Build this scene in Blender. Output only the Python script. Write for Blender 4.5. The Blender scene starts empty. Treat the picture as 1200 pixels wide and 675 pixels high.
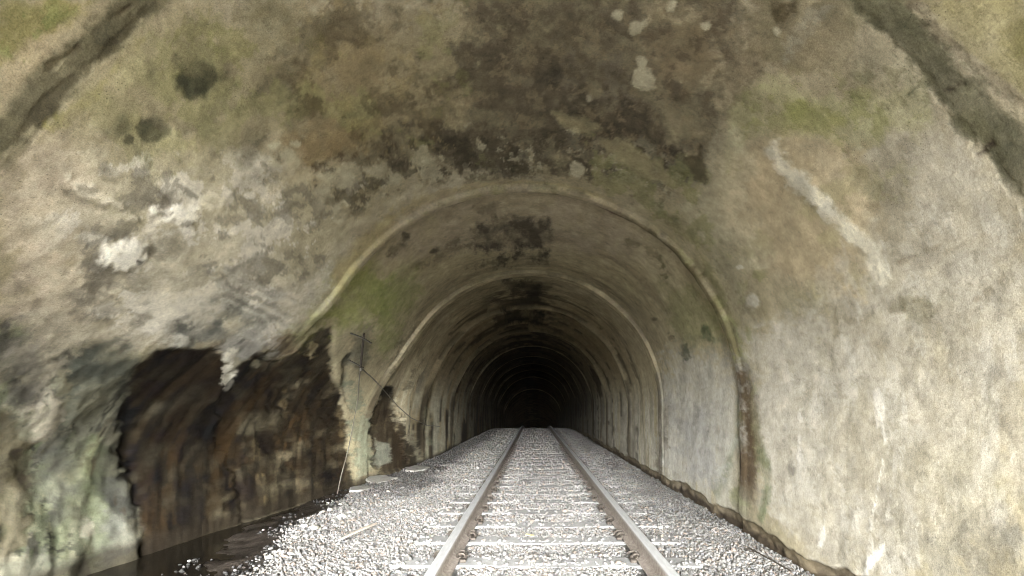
import bpy, bmesh, math, random
import numpy as np
from math import pi, sin, cos, radians

# ------------------------------------------------------------------ camera, sky, sun, exposure
scene = bpy.context.scene
COL = scene.collection
cam_data = bpy.data.cameras.new('camera')
cam_data.sensor_width = 36.0
cam_data.lens = 570.0 / 1200.0 * 36.0
cam_data.shift_x = -26.0 / 1200.0
cam_data.shift_y = 138.5 / 1200.0
cam_data.clip_start = 0.05
cam_data.clip_end = 5000.0
cam = bpy.data.objects.new('camera', cam_data)
cam.location = (-0.107, 0.0, 1.2)
cam.rotation_euler = (radians(90), 0, 0)
COL.objects.link(cam)
scene.camera = cam

SUN_EL, SUN_AZ = radians(22), radians(177)      # behind the camera, high
world = bpy.data.worlds.new('World')
scene.world = world
world.use_nodes = True
wn = world.node_tree.nodes
wl = world.node_tree.links
wn.clear()
sky = wn.new('ShaderNodeTexSky')
sky.sky_type = 'NISHITA'
sky.sun_disc = False
sky.sun_elevation = SUN_EL
sky.sun_rotation = SUN_AZ
sky.air_density = 1.0
sky.dust_density = 3.0
grey = wn.new('ShaderNodeHueSaturation')
grey.inputs['Saturation'].default_value = 0.12   # overcast: nearly colourless cloud light
tint = wn.new('ShaderNodeMix'); tint.data_type = 'RGBA'; tint.blend_type = 'MULTIPLY'
tint.inputs['Factor'].default_value = 1.0
tint.inputs['B'].default_value = (0.96, 1.0, 1.03, 1)
bg = wn.new('ShaderNodeBackground')
bg.inputs['Strength'].default_value = 0.15
wo = wn.new('ShaderNodeOutputWorld')
wl.new(sky.outputs['Color'], grey.inputs['Color'])
wl.new(grey.outputs['Color'], tint.inputs['A'])
wl.new(tint.outputs['Result'], bg.inputs['Color'])
wl.new(bg.outputs['Background'], wo.inputs['Surface'])

sun_data = bpy.data.lights.new('sun', 'SUN')
sun_data.energy = 0.5
sun_data.angle = radians(85)
sun_data.color = (1.0, 0.985, 0.95)
sun = bpy.data.objects.new('sun', sun_data)
sun.rotation_euler = (radians(90) - SUN_EL, 0, radians(3))
sun.location = (0, -20, 30)
COL.objects.link(sun)

vs = scene.view_settings
vs.view_transform = 'Standard'
vs.look = 'None'
vs.exposure = 5.28
vs.gamma = 1.0
vs.use_curve_mapping = False
cy = scene.cycles
cy.max_bounces = 10
cy.diffuse_bounces = 6
cy.glossy_bounces = 3
cy.transmission_bounces = 2
cy.use_denoising = True
cy.pixel_filter_type = 'BLACKMAN_HARRIS'
cy.filter_width = 1.0
cy.caustics_reflective = False
cy.caustics_refractive = False

# ------------------------------------------------------------------ numpy noise
def _hash(ix, iy, iz, seed):
    n = (ix.astype(np.int64) * 374761393 + iy.astype(np.int64) * 668265263 + iz.astype(np.int64) * 2147483647 + seed * 974634777)
    n = (n ^ (n >> 13)) * 1274126177
    n = n & 0xffffffff
    n = ((n ^ (n >> 16)) * 2246822519) & 0xffffffff
    return (n ^ (n >> 15)) & 0xffff

def noise(x, y, z=0.0, seed=0):
    """value noise, about -1..1"""
    x, y, z = np.broadcast_arrays(np.asarray(x, float), np.asarray(y, float), np.asarray(z, float))
    x0 = np.floor(x); y0 = np.floor(y); z0 = np.floor(z)
    fx, fy, fz = x - x0, y - y0, z - z0
    fx = fx * fx * fx * (fx * (fx * 6 - 15) + 10)
    fy = fy * fy * fy * (fy * (fy * 6 - 15) + 10)
    fz = fz * fz * fz * (fz * (fz * 6 - 15) + 10)
    def c(a, b, d):
        return _hash(x0 + a, y0 + b, z0 + d, seed) / 32767.5 - 1.0
    a = c(0, 0, 0) * (1 - fx) + c(1, 0, 0) * fx
    b = c(0, 1, 0) * (1 - fx) + c(1, 1, 0) * fx
    lo = a * (1 - fy) + b * fy
    if not np.any(fz):
        return lo
    a = c(0, 0, 1) * (1 - fx) + c(1, 0, 1) * fx
    b = c(0, 1, 1) * (1 - fx) + c(1, 1, 1) * fx
    hi = a * (1 - fy) + b * fy
    return lo * (1 - fz) + hi * fz

def fbm(x, y, z=0.0, octaves=4, seed=0, gain=0.55):
    t, amp, tot, f = 0.0, 1.0, 0.0, 1.0
    for o in range(octaves):
        t = t + amp * noise(x * f + o * 17.3, y * f + o * 9.1, np.asarray(z) * f, seed + o)
        tot += amp; amp *= gain; f *= 2.07
    return t / tot * 1.5

def sstep(e0, e1, x):
    t = np.clip((x - e0) / (e1 - e0), 0, 1)
    return t * t * (3 - 2 * t)

ALB = 0.95
def lin(c):
    c = np.asarray(c, float) / 255.0
    v = np.where(c <= 0.04045, c / 12.92, ((c + 0.055) / 1.055) ** 2.4) * ALB
    g = v @ np.array([.3, .6, .1])          # interreflection deepens every hue, so keep the paint itself greyer
    return v * .84 + g[..., None] * .16

# ------------------------------------------------------------------ small helpers
def tag(o, label=None, cat=None, group=None, kind=None):
    if label: o['label'] = label
    if cat: o['category'] = cat
    if group: o['group'] = group
    if kind: o['kind'] = kind
    return o

def empty(name, loc=(0, 0, 0)):
    o = bpy.data.objects.new(name, None)
    o.location = loc
    o.empty_display_size = 0.2
    COL.objects.link(o)
    return o

def link(name, me, mat, parent=None, smooth=False):
    o = bpy.data.objects.new(name, me)
    if mat and not me.materials: me.materials.append(mat)
    if parent: o.parent = parent
    COL.objects.link(o)
    if smooth: me.polygons.foreach_set('use_smooth', np.ones(len(me.polygons), bool))
    return o

def grid_mesh(name, X, Y, Z, cols=None, flip=False):
    n, m = X.shape
    me = bpy.data.meshes.new(name)
    co = np.stack([X, Y, Z], -1).reshape(-1, 3).astype(np.float32)
    idx = np.arange(n * m).reshape(n, m)
    a, b, c, d = idx[:-1, :-1].ravel(), idx[:-1, 1:].ravel(), idx[1:, 1:].ravel(), idx[1:, :-1].ravel()
    q = np.stack([a, b, c, d] if not flip else [a, d, c, b], -1).astype(np.int32)
    me.vertices.add(len(co)); me.vertices.foreach_set('co', co.ravel())
    me.loops.add(q.size); me.loops.foreach_set('vertex_index', q.ravel())
    me.polygons.add(len(q)); me.polygons.foreach_set('loop_start', np.arange(0, q.size, 4, dtype=np.int32))
    me.update(calc_edges=True)
    me.polygons.foreach_set('use_smooth', np.ones(len(q), bool))
    if cols is not None:
        at = me.color_attributes.new('tone', 'FLOAT_COLOR', 'POINT')
        at.data.foreach_set('color', cols.reshape(-1, 4).astype(np.float32).ravel())
    return me

def raw_mesh(name, verts, tris, vcol=None):
    me = bpy.data.meshes.new(name)
    me.vertices.add(len(verts)); me.vertices.foreach_set('co', np.asarray(verts, np.float32).ravel())
    t = np.asarray(tris, np.int32)
    me.loops.add(t.size); me.loops.foreach_set('vertex_index', t.ravel())
    me.polygons.add(len(t)); me.polygons.foreach_set('loop_start', np.arange(0, t.size, t.shape[1], dtype=np.int32))
    me.update(calc_edges=True)
    if vcol is not None:
        at = me.color_attributes.new('tone', 'FLOAT_COLOR', 'POINT')
        at.data.foreach_set('color', np.asarray(vcol, np.float32).ravel())
    return me

def tube_mesh(name, pts, r, sides=6):
    pts = np.asarray(pts, float); n = len(pts)
    V = []; 
    for i in range(n):
        t = pts[min(i + 1, n - 1)] - pts[max(i - 1, 0)]
        t /= np.linalg.norm(t) + 1e-9
        up = np.array([0, 0, 1.0]) if abs(t[2]) < 0.9 else np.array([1.0, 0, 0])
        a = np.cross(t, up); a /= np.linalg.norm(a); b = np.cross(t, a)
        for k in range(sides):
            V.append(pts[i] + r * (a * cos(2 * pi * k / sides) + b * sin(2 * pi * k / sides)))
    Fq = []
    for i in range(n - 1):
        for k in range(sides):
            k2 = (k + 1) % sides
            Fq.append((i * sides + k, i * sides + k2, (i + 1) * sides + k2, (i + 1) * sides + k))
    Fq.append(tuple(range(sides))[::-1]); Fq.append(tuple((n - 1) * sides + k for k in range(sides)))
    me = bpy.data.meshes.new(name); me.from_pydata([tuple(v) for v in V], [], Fq); me.update()
    return me

# ------------------------------------------------------------------ materials
class NT:
    def __init__(s, name):
        s.m = bpy.data.materials.new(name); s.m.use_nodes = True
        s.n = s.m.node_tree.nodes; s.l = s.m.node_tree.links
        s.b = s.n['Principled BSDF']
    def new(s, t, **kw):
        o = s.n.new(t)
        for k, v in kw.items(): setattr(o, k, v)
        return o
    def noise(s, vec, scale, detail=4, rough=0.6):
        o = s.n.new('ShaderNodeTexNoise'); o.inputs['Scale'].default_value = scale
        o.inputs['Detail'].default_value = detail; o.inputs['Roughness'].default_value = rough
        s.l.new(vec, o.inputs['Vector']); return o.outputs['Fac']
    def remap(s, v, a, b, c, d):
        o = s.n.new('ShaderNodeMapRange'); o.inputs[1].default_value = a; o.inputs[2].default_value = b
        o.inputs[3].default_value = c; o.inputs[4].default_value = d; s.l.new(v, o.inputs[0]); return o.outputs[0]
    def mul(s, col, fac):
        o = s.n.new('ShaderNodeMix'); o.data_type = 'RGBA'; o.blend_type = 'MULTIPLY'; o.inputs['Factor'].default_value = 1
        s.l.new(col, o.inputs['A']); s.l.new(fac, o.inputs['B']); return o.outputs['Result']
    def mix(s, fac, a, b):
        o = s.n.new('ShaderNodeMix'); o.data_type = 'RGBA'; s.l.new(fac, o.inputs['Factor'])
        for v, k in ((a, 'A'), (b, 'B')):
            if isinstance(v, tuple): o.inputs[k].default_value = v
            else: s.l.new(v, o.inputs[k])
        return o.outputs['Result']
    def math(s, op, a, b):
        o = s.n.new('ShaderNodeMath'); o.operation = op
        for v, k in ((a, 0), (b, 1)):
            if isinstance(v, (int, float)): o.inputs[k].default_value = v
            else: s.l.new(v, o.inputs[k])
        return o.outputs[0]
    def bump(s, h, dist, strength=1.0, prev=None):
        o = s.n.new('ShaderNodeBump'); o.inputs['Distance'].default_value = dist; o.inputs['Strength'].default_value = strength
        s.l.new(h, o.inputs['Height'])
        if prev is not None: s.l.new(prev, o.inputs['Normal'])
        return o.outputs['Normal']

def concrete_lining():
    t = NT('stained_concrete')
    g = t.new('ShaderNodeNewGeometry'); pos = g.outputs['Position']
    at = t.new('ShaderNodeAttribute', attribute_name='tone')
    n1 = t.noise(pos, 7, 6, 0.65); n2 = t.noise(pos, 38, 5, 0.7); n3 = t.noise(pos, 150, 3, 0.6)
    f = t.math('MULTIPLY', t.remap(n1, .25, .75, .84, 1.16), t.remap(n2, .25, .75, .82, 1.18))
    f = t.math('MULTIPLY', f, t.remap(n3, .25, .75, .74, 1.26))
    col = t.mul(at.outputs['Color'], f)
    # crisp peeling and mould broken through the broad stains
    pk = t.noise(pos, 6.5, 12, .74); mo = t.noise(t.new('ShaderNodeVectorMath', operation='ADD').outputs[0], 9, 12, .72)
    vadd = [n for n in t.n if n.type == 'VECT_MATH'][-1]; t.l.new(pos, vadd.inputs[0]); vadd.inputs[1].default_value = (13.1, 7.7, 3.3)
    col = t.mul(col, t.remap(pk, .56, .60, 1.0, 1.13))
    col = t.mul(col, t.remap(mo, .57, .62, 1.0, .80))
    col = t.mul(col, t.remap(t.noise(pos, 70, 6, .75), .58, .64, 1.0, .76))
    # pinholes and grit
    v = t.new('ShaderNodeTexVoronoi'); v.inputs['Scale'].default_value = 46; t.l.new(pos, v.inputs['Vector'])
    pit = t.remap(v.outputs['Distance'], .08, .2, .55, 1.0)
    few = t.remap(t.noise(pos, 3.1, 3), .52, .62, 0, 1)
    pitm = t.math('SUBTRACT', 1.0, t.math('MULTIPLY', few, t.math('SUBTRACT', 1.0, pit)))
    col = t.mul(col, pitm)
    t.l.new(col, t.b.inputs['Base Color'])
    wet = at.outputs['Alpha']
    wn = t.math('MULTIPLY', wet, t.remap(n2, .35, .6, .75, 1.15))
    t.l.new(t.remap(wn, 0, 1, .93, .5), t.b.inputs['Roughness'])
    t.l.new(t.remap(wn, 0, 1, .25, .22), t.b.inputs['Specular IOR Level'])
    nb = t.bump(n1, .015, .2); nb = t.bump(n2, .006, .35, nb); nb = t.bump(n3, .003, .3, nb)
    t.l.new(nb, t.b.inputs['Normal'])
    return t.m

def toned(name, rough=.9, scale=30, lo=.8, hi=1.2, bump=.004, spec=.3, fine=160, wet=False):
    """colour from the mesh's own tone attribute, broken by noise"""
    t = NT(name); g = t.new('ShaderNodeNewGeometry'); pos = g.outputs['Position']
    at = t.new('ShaderNodeAttribute', attribute_name='tone')
    n = t.noise(pos, scale, 5, .65); n2 = t.noise(pos, fine, 3, .6)
    col = t.mul(at.outputs['Color'], t.math('MULTIPLY', t.remap(n, .25, .75, lo, hi), t.remap(n2, .25, .75, lo, hi)))
    t.l.new(col, t.b.inputs['Base Color'])
    t.b.inputs['Specular IOR Level'].default_value = spec
    if wet: t.l.new(t.remap(at.outputs['Alpha'], 0, 1, rough, .25), t.b.inputs['Roughness'])
    else: t.b.inputs['Roughness'].default_value = rough
    nb = t.bump(n, bump * 3, .6); t.l.new(t.bump(n2, bump, .6, nb), t.b.inputs['Normal'])
    return t.m

def plain(name, c1, c2, rough=.85, scale=25, bump=.003, metal=0.0, spec=.3):
    t = NT(name); tc = t.new('ShaderNodeNewGeometry').outputs['Position']
    n = t.noise(tc, scale, 6, .65); n2 = t.noise(tc, scale * 6, 3, .6)
    f = t.math('MULTIPLY', t.math('ADD', n, n2), .5)
    t.l.new(t.mix(t.remap(f, .38, .62, 0, 1), (*c1, 1), (*c2, 1)), t.b.inputs['Base Color'])
    t.b.inputs['Roughness'].default_value = rough; t.b.inputs['Metallic'].default_value = metal
    t.b.inputs['Specular IOR Level'].default_value = spec
    t.l.new(t.bump(f, bump, .7), t.b.inputs['Normal'])
    return t.m

M_LINING = concrete_lining()
M_STONE = toned('ballast_stone', .92, 40, .75, 1.25, .003, .25, 190)
M_BED = toned('trackbed_grit', .95, 55, .6, 1.35, .01, .3, 210, wet=True)
M_SLEEPER = plain('sleeper_concrete', (.22, .216, .208), (.31, .305, .295), .92, 14, .003)
M_CLIP = plain('clip_steel', (.035, .028, .023), (.10, .085, .07), .6, 60, .001, .5)
M_PAD = plain('pad_rubber', (.02, .02, .02), (.05, .045, .04), .8, 60, .001)
M_SLAB = plain('plaster_flake', (.17, .16, .14), (.28, .27, .245), .9, 18, .004)
M_WIRE = plain('wire_jacket', (.05, .045, .035), (.14, .12, .095), .6, 50, .0005)
M_BRACKET = plain('galvanised_steel', (.06, .055, .045), (.18, .17, .15), .5, 60, .0006, .5)
M_WOOD = plain('bleached_wood', (.28, .23, .18), (.42, .37, .31), .9, 30, .002)
M_LEAF = plain('dry_leaf', (.42, .34, .16), (.55, .47, .27), .8, 80, .0005)
M_BRICK = plain('old_brick', (.05, .012, .009), (.10, .026, .018), .9, 40, .004)
M_GROUND = plain('outside_gravel', (.34, .33, .30), (.46, .45, .42), .95, 3, .01)

def rail_steel():
    t = NT('rail_steel'); g = t.new('ShaderNodeNewGeometry'); pos = g.outputs['Position']
    mp = t.new('ShaderNodeMapping'); mp.inputs['Scale'].default_value = (1, .12, 1); t.l.new(pos, mp.inputs['Vector'])
    n = t.noise(mp.outputs['Vector'], 60, 5, .65); n2 = t.noise(pos, 30, 5, .7)
    sx = t.new('ShaderNodeSeparateXYZ'); t.l.new(g.outputs['Normal'], sx.inputs[0])
    sz = t.new('ShaderNodeSeparateXYZ'); t.l.new(pos, sz.inputs[0])
    at = t.new('ShaderNodeAttribute', attribute_name='tone')
    head = at.outputs['Fac']
    rust = t.mix(t.remap(n2, .35, .65, 0, 1), (.16, .13, .105, 1), (.29, .25, .215, 1))
    top = t.mix(t.remap(n, .3, .7, 0, 1), (.42, .42, .42, 1), (.56, .56, .55, 1))
    t.l.new(t.mix(head, rust, top), t.b.inputs['Base Color'])
    t.l.new(t.remap(head, 0, 1, .85, .5), t.b.inputs['Roughness'])
    t.l.new(t.remap(head, 0, 1, 0, .35), t.b.inputs['Metallic'])
    t.l.new(t.bump(n2, .002, .5), t.b.inputs['Normal'])
    return t.m
M_RAIL = rail_steel()

def water_mat():
    t = NT('ditch_water'); pos = t.new('ShaderNodeNewGeometry').outputs['Position']
    t.b.inputs['Base Color'].default_value = (.012, .010, .007, 1)
    n = t.noise(pos, 5, 3, .5)
    t.b.inputs['Roughness'].default_value = .08
    t.b.inputs['IOR'].default_value = 1.33
    t.l.new(t.bump(n, .004, .3), t.b.inputs['Normal'])
    return t.m
M_WATER = water_mat()

# ------------------------------------------------------------------ the shape of the tunnel
XC, R, CZ = -0.207, 2.15, 1.2
FZ = [-9,3.78,5.0,7.26,9.2,12,20,60]
FV = [1.2,1.17,1.02,0.65,0.2,0.1,0.08,0.0]
def flare(z): return np.interp(z, FZ, FV)
def wfl(h, z):
    t = np.clip((1.2 - h) / 1.8, 0, 1)
    return t * t * (3 - 2 * t)
def drop(y):
    """the line crests about 24 m in and runs downhill from there"""
    y = np.asarray(y, float)
    a = np.clip(y - 24, 0, 16)
    return -(0.006 * a * a + np.clip(y - 40, 0, None) * 0.192)

JOINTS = [-4.5, 1.86, 4.85, 7.95, 10.6, 13.8, 17.2, 20.6, 24.0, 27.4, 30.8, 36.0, 44.0, 56.0]
MARKS = [
('P',(196,180,156),0.85,0.125,0.1041,0.25,0,0,0,[(1.95,5.83),(1.98,5.56),(2.26,5.61),(2.54,5.95),(2.88,6.27),(2.6,6.36),(2.41,6.3)]),
('P',(190,181,156),0.85,0.202,0.1443,0.25,0,0,0,[(2.17,5.66),(2.58,5.19),(3.54,4.78),(4.68,5.17),(4.66,6.12),(3.51,6.28),(2.88,6.27),(2.31,5.94)]),
('P',(156,146,110),0.7,0.1251,0.1043,0.25,0,0,0,[(1.96,5.58),(2.03,4.92),(2.28,4.42),(3.06,4.8),(2.73,5.33),(2.23,5.63)]),
('P',(158,148,112),0.6,0.1332,0.111,0.25,0,0,0,[(3.21,5.13),(3.54,4.55),(4.6,3.49),(4.21,2.56),(4.03,1.33),(4.82,0.83),(4.46,2.69),(4.31,4.25),(4.34,5.21),(4.66,6.12)]),
('P',(138,126,94),0.8,0.2097,0.1468,0.25,0,0,0,[(2.24,4.49),(2.55,3.66),(3.51,3.68),(3.99,4.18),(3.42,4.87),(2.82,4.86),(2.38,4.73)]),
('P',(110,101,80),0.9,0.1992,0.2812,0.25,0,0,0,[(2.54,3.75),(2.26,2.31),(2.58,2.04),(3.59,1.87),(4.03,2.44),(4.52,3.48),(3.99,4.18),(3.19,3.82)]),
('P',(128,110,80),0.6,0.1047,0.0952,0.25,0,0,0,[(2.58,2.61),(2.41,2.38),(2.68,2.16),(3.03,2.31),(2.87,2.56)]),
('P',(78,69,54),0.75,0.142,0.0983,0.25,0,0,0,[(2.92,3.69),(2.72,3.4),(2.67,2.98),(2.98,2.78),(3.45,2.89),(3.65,3.38),(3.41,3.67)]),
('P',(62,53,42),0.75,0.0866,0.0866,0.25,0,0,0,[(3.51,3.1),(3.27,2.91),(3.21,2.5),(3.48,2.15),(3.45,1.86),(3.74,1.93),(3.8,2.49),(3.77,2.85)]),
('P',(60,53,40),0.6,0.0977,0.0977,0.25,0,0,0,[(3.42,4.72),(3.5,4.26),(3.72,3.71),(4.27,3.17),(4.31,2.71),(4.64,3.49),(4.41,3.95),(3.79,4.35),(3.75,4.71)]),
('P',(135,116,78),0.5,0.1241,0.0993,0.25,0,0,0,[(2.54,4.52),(2.63,4.15),(3.08,4.25),(3.1,4.57),(2.8,4.72)]),
('P',(150,120,68),0.45,0.09,0.0675,0.25,0,0,0,[(2.92,4.92),(3.15,4.46),(3.46,4.52),(3.3,4.95)]),
('P',(173,165,147),0.9,0.1521,0.1115,0.25,0,0,0,[(2.35,1.45),(2.0,1.37),(1.97,1.1),(1.89,0.8),(2.04,-0.59),(2.52,-0.88),(3.3,-1.15),(4.27,-0.93),(4.43,0.05),(4.12,0.56),(2.92,0.76)]),
('P',(182,175,158),0.75,0.1704,0.109,0.25,0,0,0,[(4.53,0.69),(3.37,0.57),(3.12,-0.02),(3.5,-0.76),(4.27,-0.93),(4.51,-0.19)]),
('P',(180,168,138),0.35,0.0987,0.079,0.25,0,0,0,[(2.47,0.03),(2.04,0.09),(2.04,-0.44),(2.47,-0.36)]),
('P',(158,153,112),0.85,0.0546,0.0455,0.25,0,0,0,[(2.75,2.07),(2.48,1.96),(2.43,1.74),(2.0,1.42),(2.03,1.27),(2.48,1.38),(2.7,1.66),(2.96,1.83),(3.49,1.8)]),
('P',(134,134,70),0.7,0.0535,0.0446,0.25,0,0,0,[(2.59,1.84),(2.47,1.72),(2.39,1.53),(2.57,1.56),(2.68,1.71)]),
('P',(112,108,72),0.5,0.0537,0.046,0.25,0,0,0,[(2.31,1.64),(2.09,1.54),(2.04,1.41),(2.3,1.5)]),
('P',(184,166,130),0.85,0.0857,0.075,0.25,0,0,0,[(2.96,1.83),(2.57,1.56),(2.42,1.29),(2.62,0.93),(2.94,0.72),(3.58,0.95),(3.89,1.53),(3.45,1.82)]),
('P',(184,176,146),0.55,0.0906,0.0776,0.25,0,0,0,[(3.02,2.0),(2.94,1.81),(3.42,1.63),(3.62,1.17),(4.35,1.08),(4.41,1.57),(4.06,1.93)]),
('P',(128,118,90),0.6,0.0686,0.06,0.25,0,0,0,[(2.46,1.32),(2.2,1.29),(2.36,0.92),(2.56,0.81),(2.64,0.99)]),
('P',(132,122,92),0.85,0.0475,0.0396,0.25,0,0,0,[(2.22,2.23),(1.99,1.89),(2.02,1.77),(2.21,1.65),(2.4,1.88),(2.49,2.04),(2.48,2.15)]),
('P',(150,144,124),0.8,0.0274,0.0235,0.25,0,0,0,[(2.11,2.0),(2.04,1.92),(2.27,1.92),(2.4,1.94),(2.32,2.01)]),
('P',(72,62,38),0.85,0.0269,0.0192,0.25,0,0,0,[(2.17,2.15),(2.1,2.06),(2.17,2.01),(2.26,2.05),(2.24,2.11)]),
('P',(98,84,62),0.75,0.041,0.0319,0.25,0,0,0,[(2.54,2.23),(2.38,2.05),(2.53,2.02),(2.8,2.04),(2.75,2.16)]),
('P',(150,145,118),0.5,0.0582,0.0436,0.25,0,0,0,[(2.22,1.69),(1.97,1.72),(1.96,1.43),(2.04,1.41),(2.17,1.57)]),
('P',(170,152,116),0.7,0.0369,0.0308,0.25,0,0,0,[(1.78,5.6),(1.81,5.33),(1.81,5.08),(1.68,5.22),(1.69,5.44)]),
('P',(126,120,62),0.85,0.0425,0.0304,0.25,0,0,0,[(1.62,5.3),(1.81,5.08),(1.79,5.29),(1.71,5.48)]),
('P',(158,148,104),1,0.0305,0.0274,0.2,0,0,0,[(1.81,1.68),(1.58,1.43),(1.74,1.14),(1.81,1.47)]),
('P',(122,115,58),0.7,0.0294,0.0235,0.25,0,0,0,[(1.69,1.39),(1.62,1.37),(1.68,1.25),(1.7,1.32)]),
('M',(222,215,198),0.65,0.1404,0.191,0.12,0,0,0,[(2.06,5.72),(2.31,5.48),(2.92,5.14),(3.75,4.71),(4.44,5.27),(4.59,6.09),(3.51,6.28),(2.88,6.32),(2.35,6.02)]),
('M',(104,99,86),0.6,0.1404,0.146,0.2,0,0,0,[(2.06,5.72),(2.31,5.48),(2.92,5.14),(3.75,4.71),(4.44,5.27),(4.59,6.09),(3.51,6.28),(2.88,6.32),(2.35,6.02)]),
('M',(92,88,78),0.7,0.0791,0.145,0.1,0,0,0,[(2.83,5.85),(3.92,5.71),(4.79,6.19),(3.48,6.32)]),
('M',(216,210,196),0.8,0.0798,0.1197,0.15,0,0,0,[(2.85,6.06),(4.11,5.74),(4.85,6.23),(3.35,6.33)]),
('M',(104,97,74),0.5,0.1081,0.1729,0.15,0,0,0,[(1.96,5.09),(2.35,4.46),(3.24,5.0),(2.3,5.54)]),
('M',(196,186,160),0.5,0.1033,0.1652,0.2,0,0,0,[(1.92,5.79),(2.11,5.52),(2.98,6.3),(2.41,6.3)]),
('M',(134,132,76),0.6,0.103,0.1854,0,0,0,0,[(1.94,5.07),(2.24,4.49),(2.64,4.36),(2.66,4.93),(2.26,5.16)]),
('M',(116,122,62),0.7,0.0426,0.0914,0,0,0,0,[(1.62,5.3),(1.81,5.08),(1.79,5.35),(1.73,5.51)]),
('M',(138,140,78),0.4,0.1977,0.2965,0.1,0,0,0,[(1.81,5.33),(2.24,4.49),(2.56,3.57),(4.36,3.79),(3.42,4.87),(2.51,5.46)]),
('M',(146,142,86),0.6,0.0833,0.2167,-0.1,0,0,0,[(4.53,6.06),(4.44,5.27),(4.67,4.53),(4.71,3.49),(4.93,3.5),(4.85,4.58),(4.83,5.38),(5.04,6.07)]),
('M',(126,132,70),0.55,0.0834,0.2002,0,0,0,0,[(4.86,2.05),(4.49,1.12),(4.6,-0.03),(4.27,-0.93),(5.22,-1.04),(4.83,0.05),(5.01,1.06)]),
('M',(146,142,96),0.4,0.1472,0.2454,0.1,0,0,0,[(3.41,1.88),(2.48,1.38),(2.05,1.37),(2.14,1.08),(2.9,0.81),(3.81,1.25)]),
('M',(182,174,146),0.75,0.0945,0.1755,0.2,0,0,0,[(3.3,5.12),(3.38,4.7),(3.59,4.22),(3.72,3.71),(3.63,2.8),(3.57,2.12),(3.89,1.82),(4.22,2.4),(4.64,3.49),(4.25,4.41),(4.15,5.1)]),
('M',(62,55,42),0.7,0.0945,0.162,0.15,0,0,0,[(3.3,5.12),(3.38,4.7),(3.59,4.22),(3.72,3.71),(3.63,2.8),(3.57,2.12),(3.89,1.82),(4.22,2.4),(4.64,3.49),(4.25,4.41),(4.15,5.1)]),
('M',(130,130,78),0.6,0.1021,0.1895,0.1,0,0,0,[(3.68,2.93),(3.47,1.93),(4.4,1.19),(4.63,1.92),(4.59,2.75)]),
('M',(66,58,46),0.5,0.1371,0.2414,0.1,0,0,0,[(2.55,3.66),(2.26,2.31),(2.62,2.08),(3.53,1.98),(4.44,3.48),(3.36,3.85)]),
('M',(132,117,88),0.55,0.1371,0.0768,0.3,0,0,0,[(2.55,3.66),(2.26,2.31),(2.62,2.08),(3.53,1.98),(4.44,3.48),(3.36,3.85)]),
('M',(108,100,84),0.5,0.1328,0.0956,0.1,0,0,0,[(2.74,3.21),(2.63,2.74),(3.31,2.6),(3.43,3.19)]),
('M',(84,72,48),0.6,0.1341,0.2145,0.12,0,0,0,[(2.22,4.52),(2.55,3.66),(4.16,3.91),(3.3,4.95)]),
('M',(150,134,92),0.5,0.1341,0.0858,0.3,0,0,0,[(2.22,4.52),(2.55,3.66),(4.16,3.91),(3.3,4.95)]),
('M',(128,130,68),0.5,0.0895,0.1254,0.1,0,0,0,[(2.73,2.14),(2.32,1.83),(1.97,1.42),(2.05,1.24),(2.53,1.39),(2.84,1.77),(3.42,1.8)]),
('M',(100,98,64),0.6,0.0447,0.0895,0.1,0,0,0,[(2.24,1.73),(1.9,1.5),(2.01,1.3),(2.35,1.51)]),
('M',(122,126,66),0.5,0.0876,0.1751,0.1,0,0,0,[(4.18,1.58),(3.73,1.06),(4.05,0.55),(4.67,0.46)]),
('M',(190,184,168),0.25,0.1527,0.3054,0.15,0,0,0,[(3.79,1.01),(2.11,1.15),(1.91,0.74),(2.04,-0.71),(3.3,-1.15),(4.27,-0.85)]),
('M',(160,151,130),0.25,0.1527,0.2545,0.22,0,0,0,[(3.79,1.01),(2.11,1.15),(1.91,0.74),(2.04,-0.71),(3.3,-1.15),(4.27,-0.85)]),
('M',(206,202,190),0.25,0.1527,0.1323,0.3,0,0,0.0051,[(3.79,1.01),(2.11,1.15),(1.91,0.74),(2.04,-0.71),(3.3,-1.15),(4.27,-0.85)]),
('M',(132,124,102),0.45,0.1527,0.0611,0.45,0,0,0,[(3.79,1.01),(2.11,1.15),(1.91,0.74),(2.04,-0.71),(3.3,-1.15),(4.27,-0.85)]),
('M',(150,142,116),0.4,0.1031,0.1031,0.3,0,0,0.0052,[(4.18,0.41),(2.03,0.2),(2.04,-0.59),(3.5,-1.13)]),
('M',(132,120,94),0.6,0.0566,0.1051,0.1,0,0,0,[(2.41,2.61),(1.97,1.87),(2.18,1.68),(2.66,2.06)]),
('M',(150,150,126),0.5,0.0702,0.1755,0.15,0,0,0,[(2.45,6.34),(3.2,6.33),(4.13,7.94),(3.78,8.07),(3.12,7.84)]),
('M',(70,70,62),0.75,0.0702,0.1755,0.18,0,0,0,[(2.45,6.34),(3.2,6.33),(4.13,7.94),(3.78,8.07),(3.12,7.84)]),
('M',(116,128,84),0.5,0.0702,0.2106,0.1,0,0,0.0059,[(2.45,6.34),(3.2,6.33),(4.13,7.94),(3.78,8.07),(3.12,7.84)]),
('M',(48,46,40),0.8,0.0702,0.0702,0.42,0,0,0,[(2.45,6.34),(3.2,6.33),(4.13,7.94),(3.78,8.07),(3.12,7.84)]),
('L',(90,85,61),0.96,0.0297,0.0231,0.12,0.004,0,0.1519,[(1.85,5.73),(1.87,5.43),(1.9,5.21),(1.91,4.96)]),
('L',(72,64,46),0.6,0.0168,0.0269,0.4,0.01,0,0.0404,[(1.88,5.77),(1.9,5.49),(1.94,5.26),(1.95,4.98)]),
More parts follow.
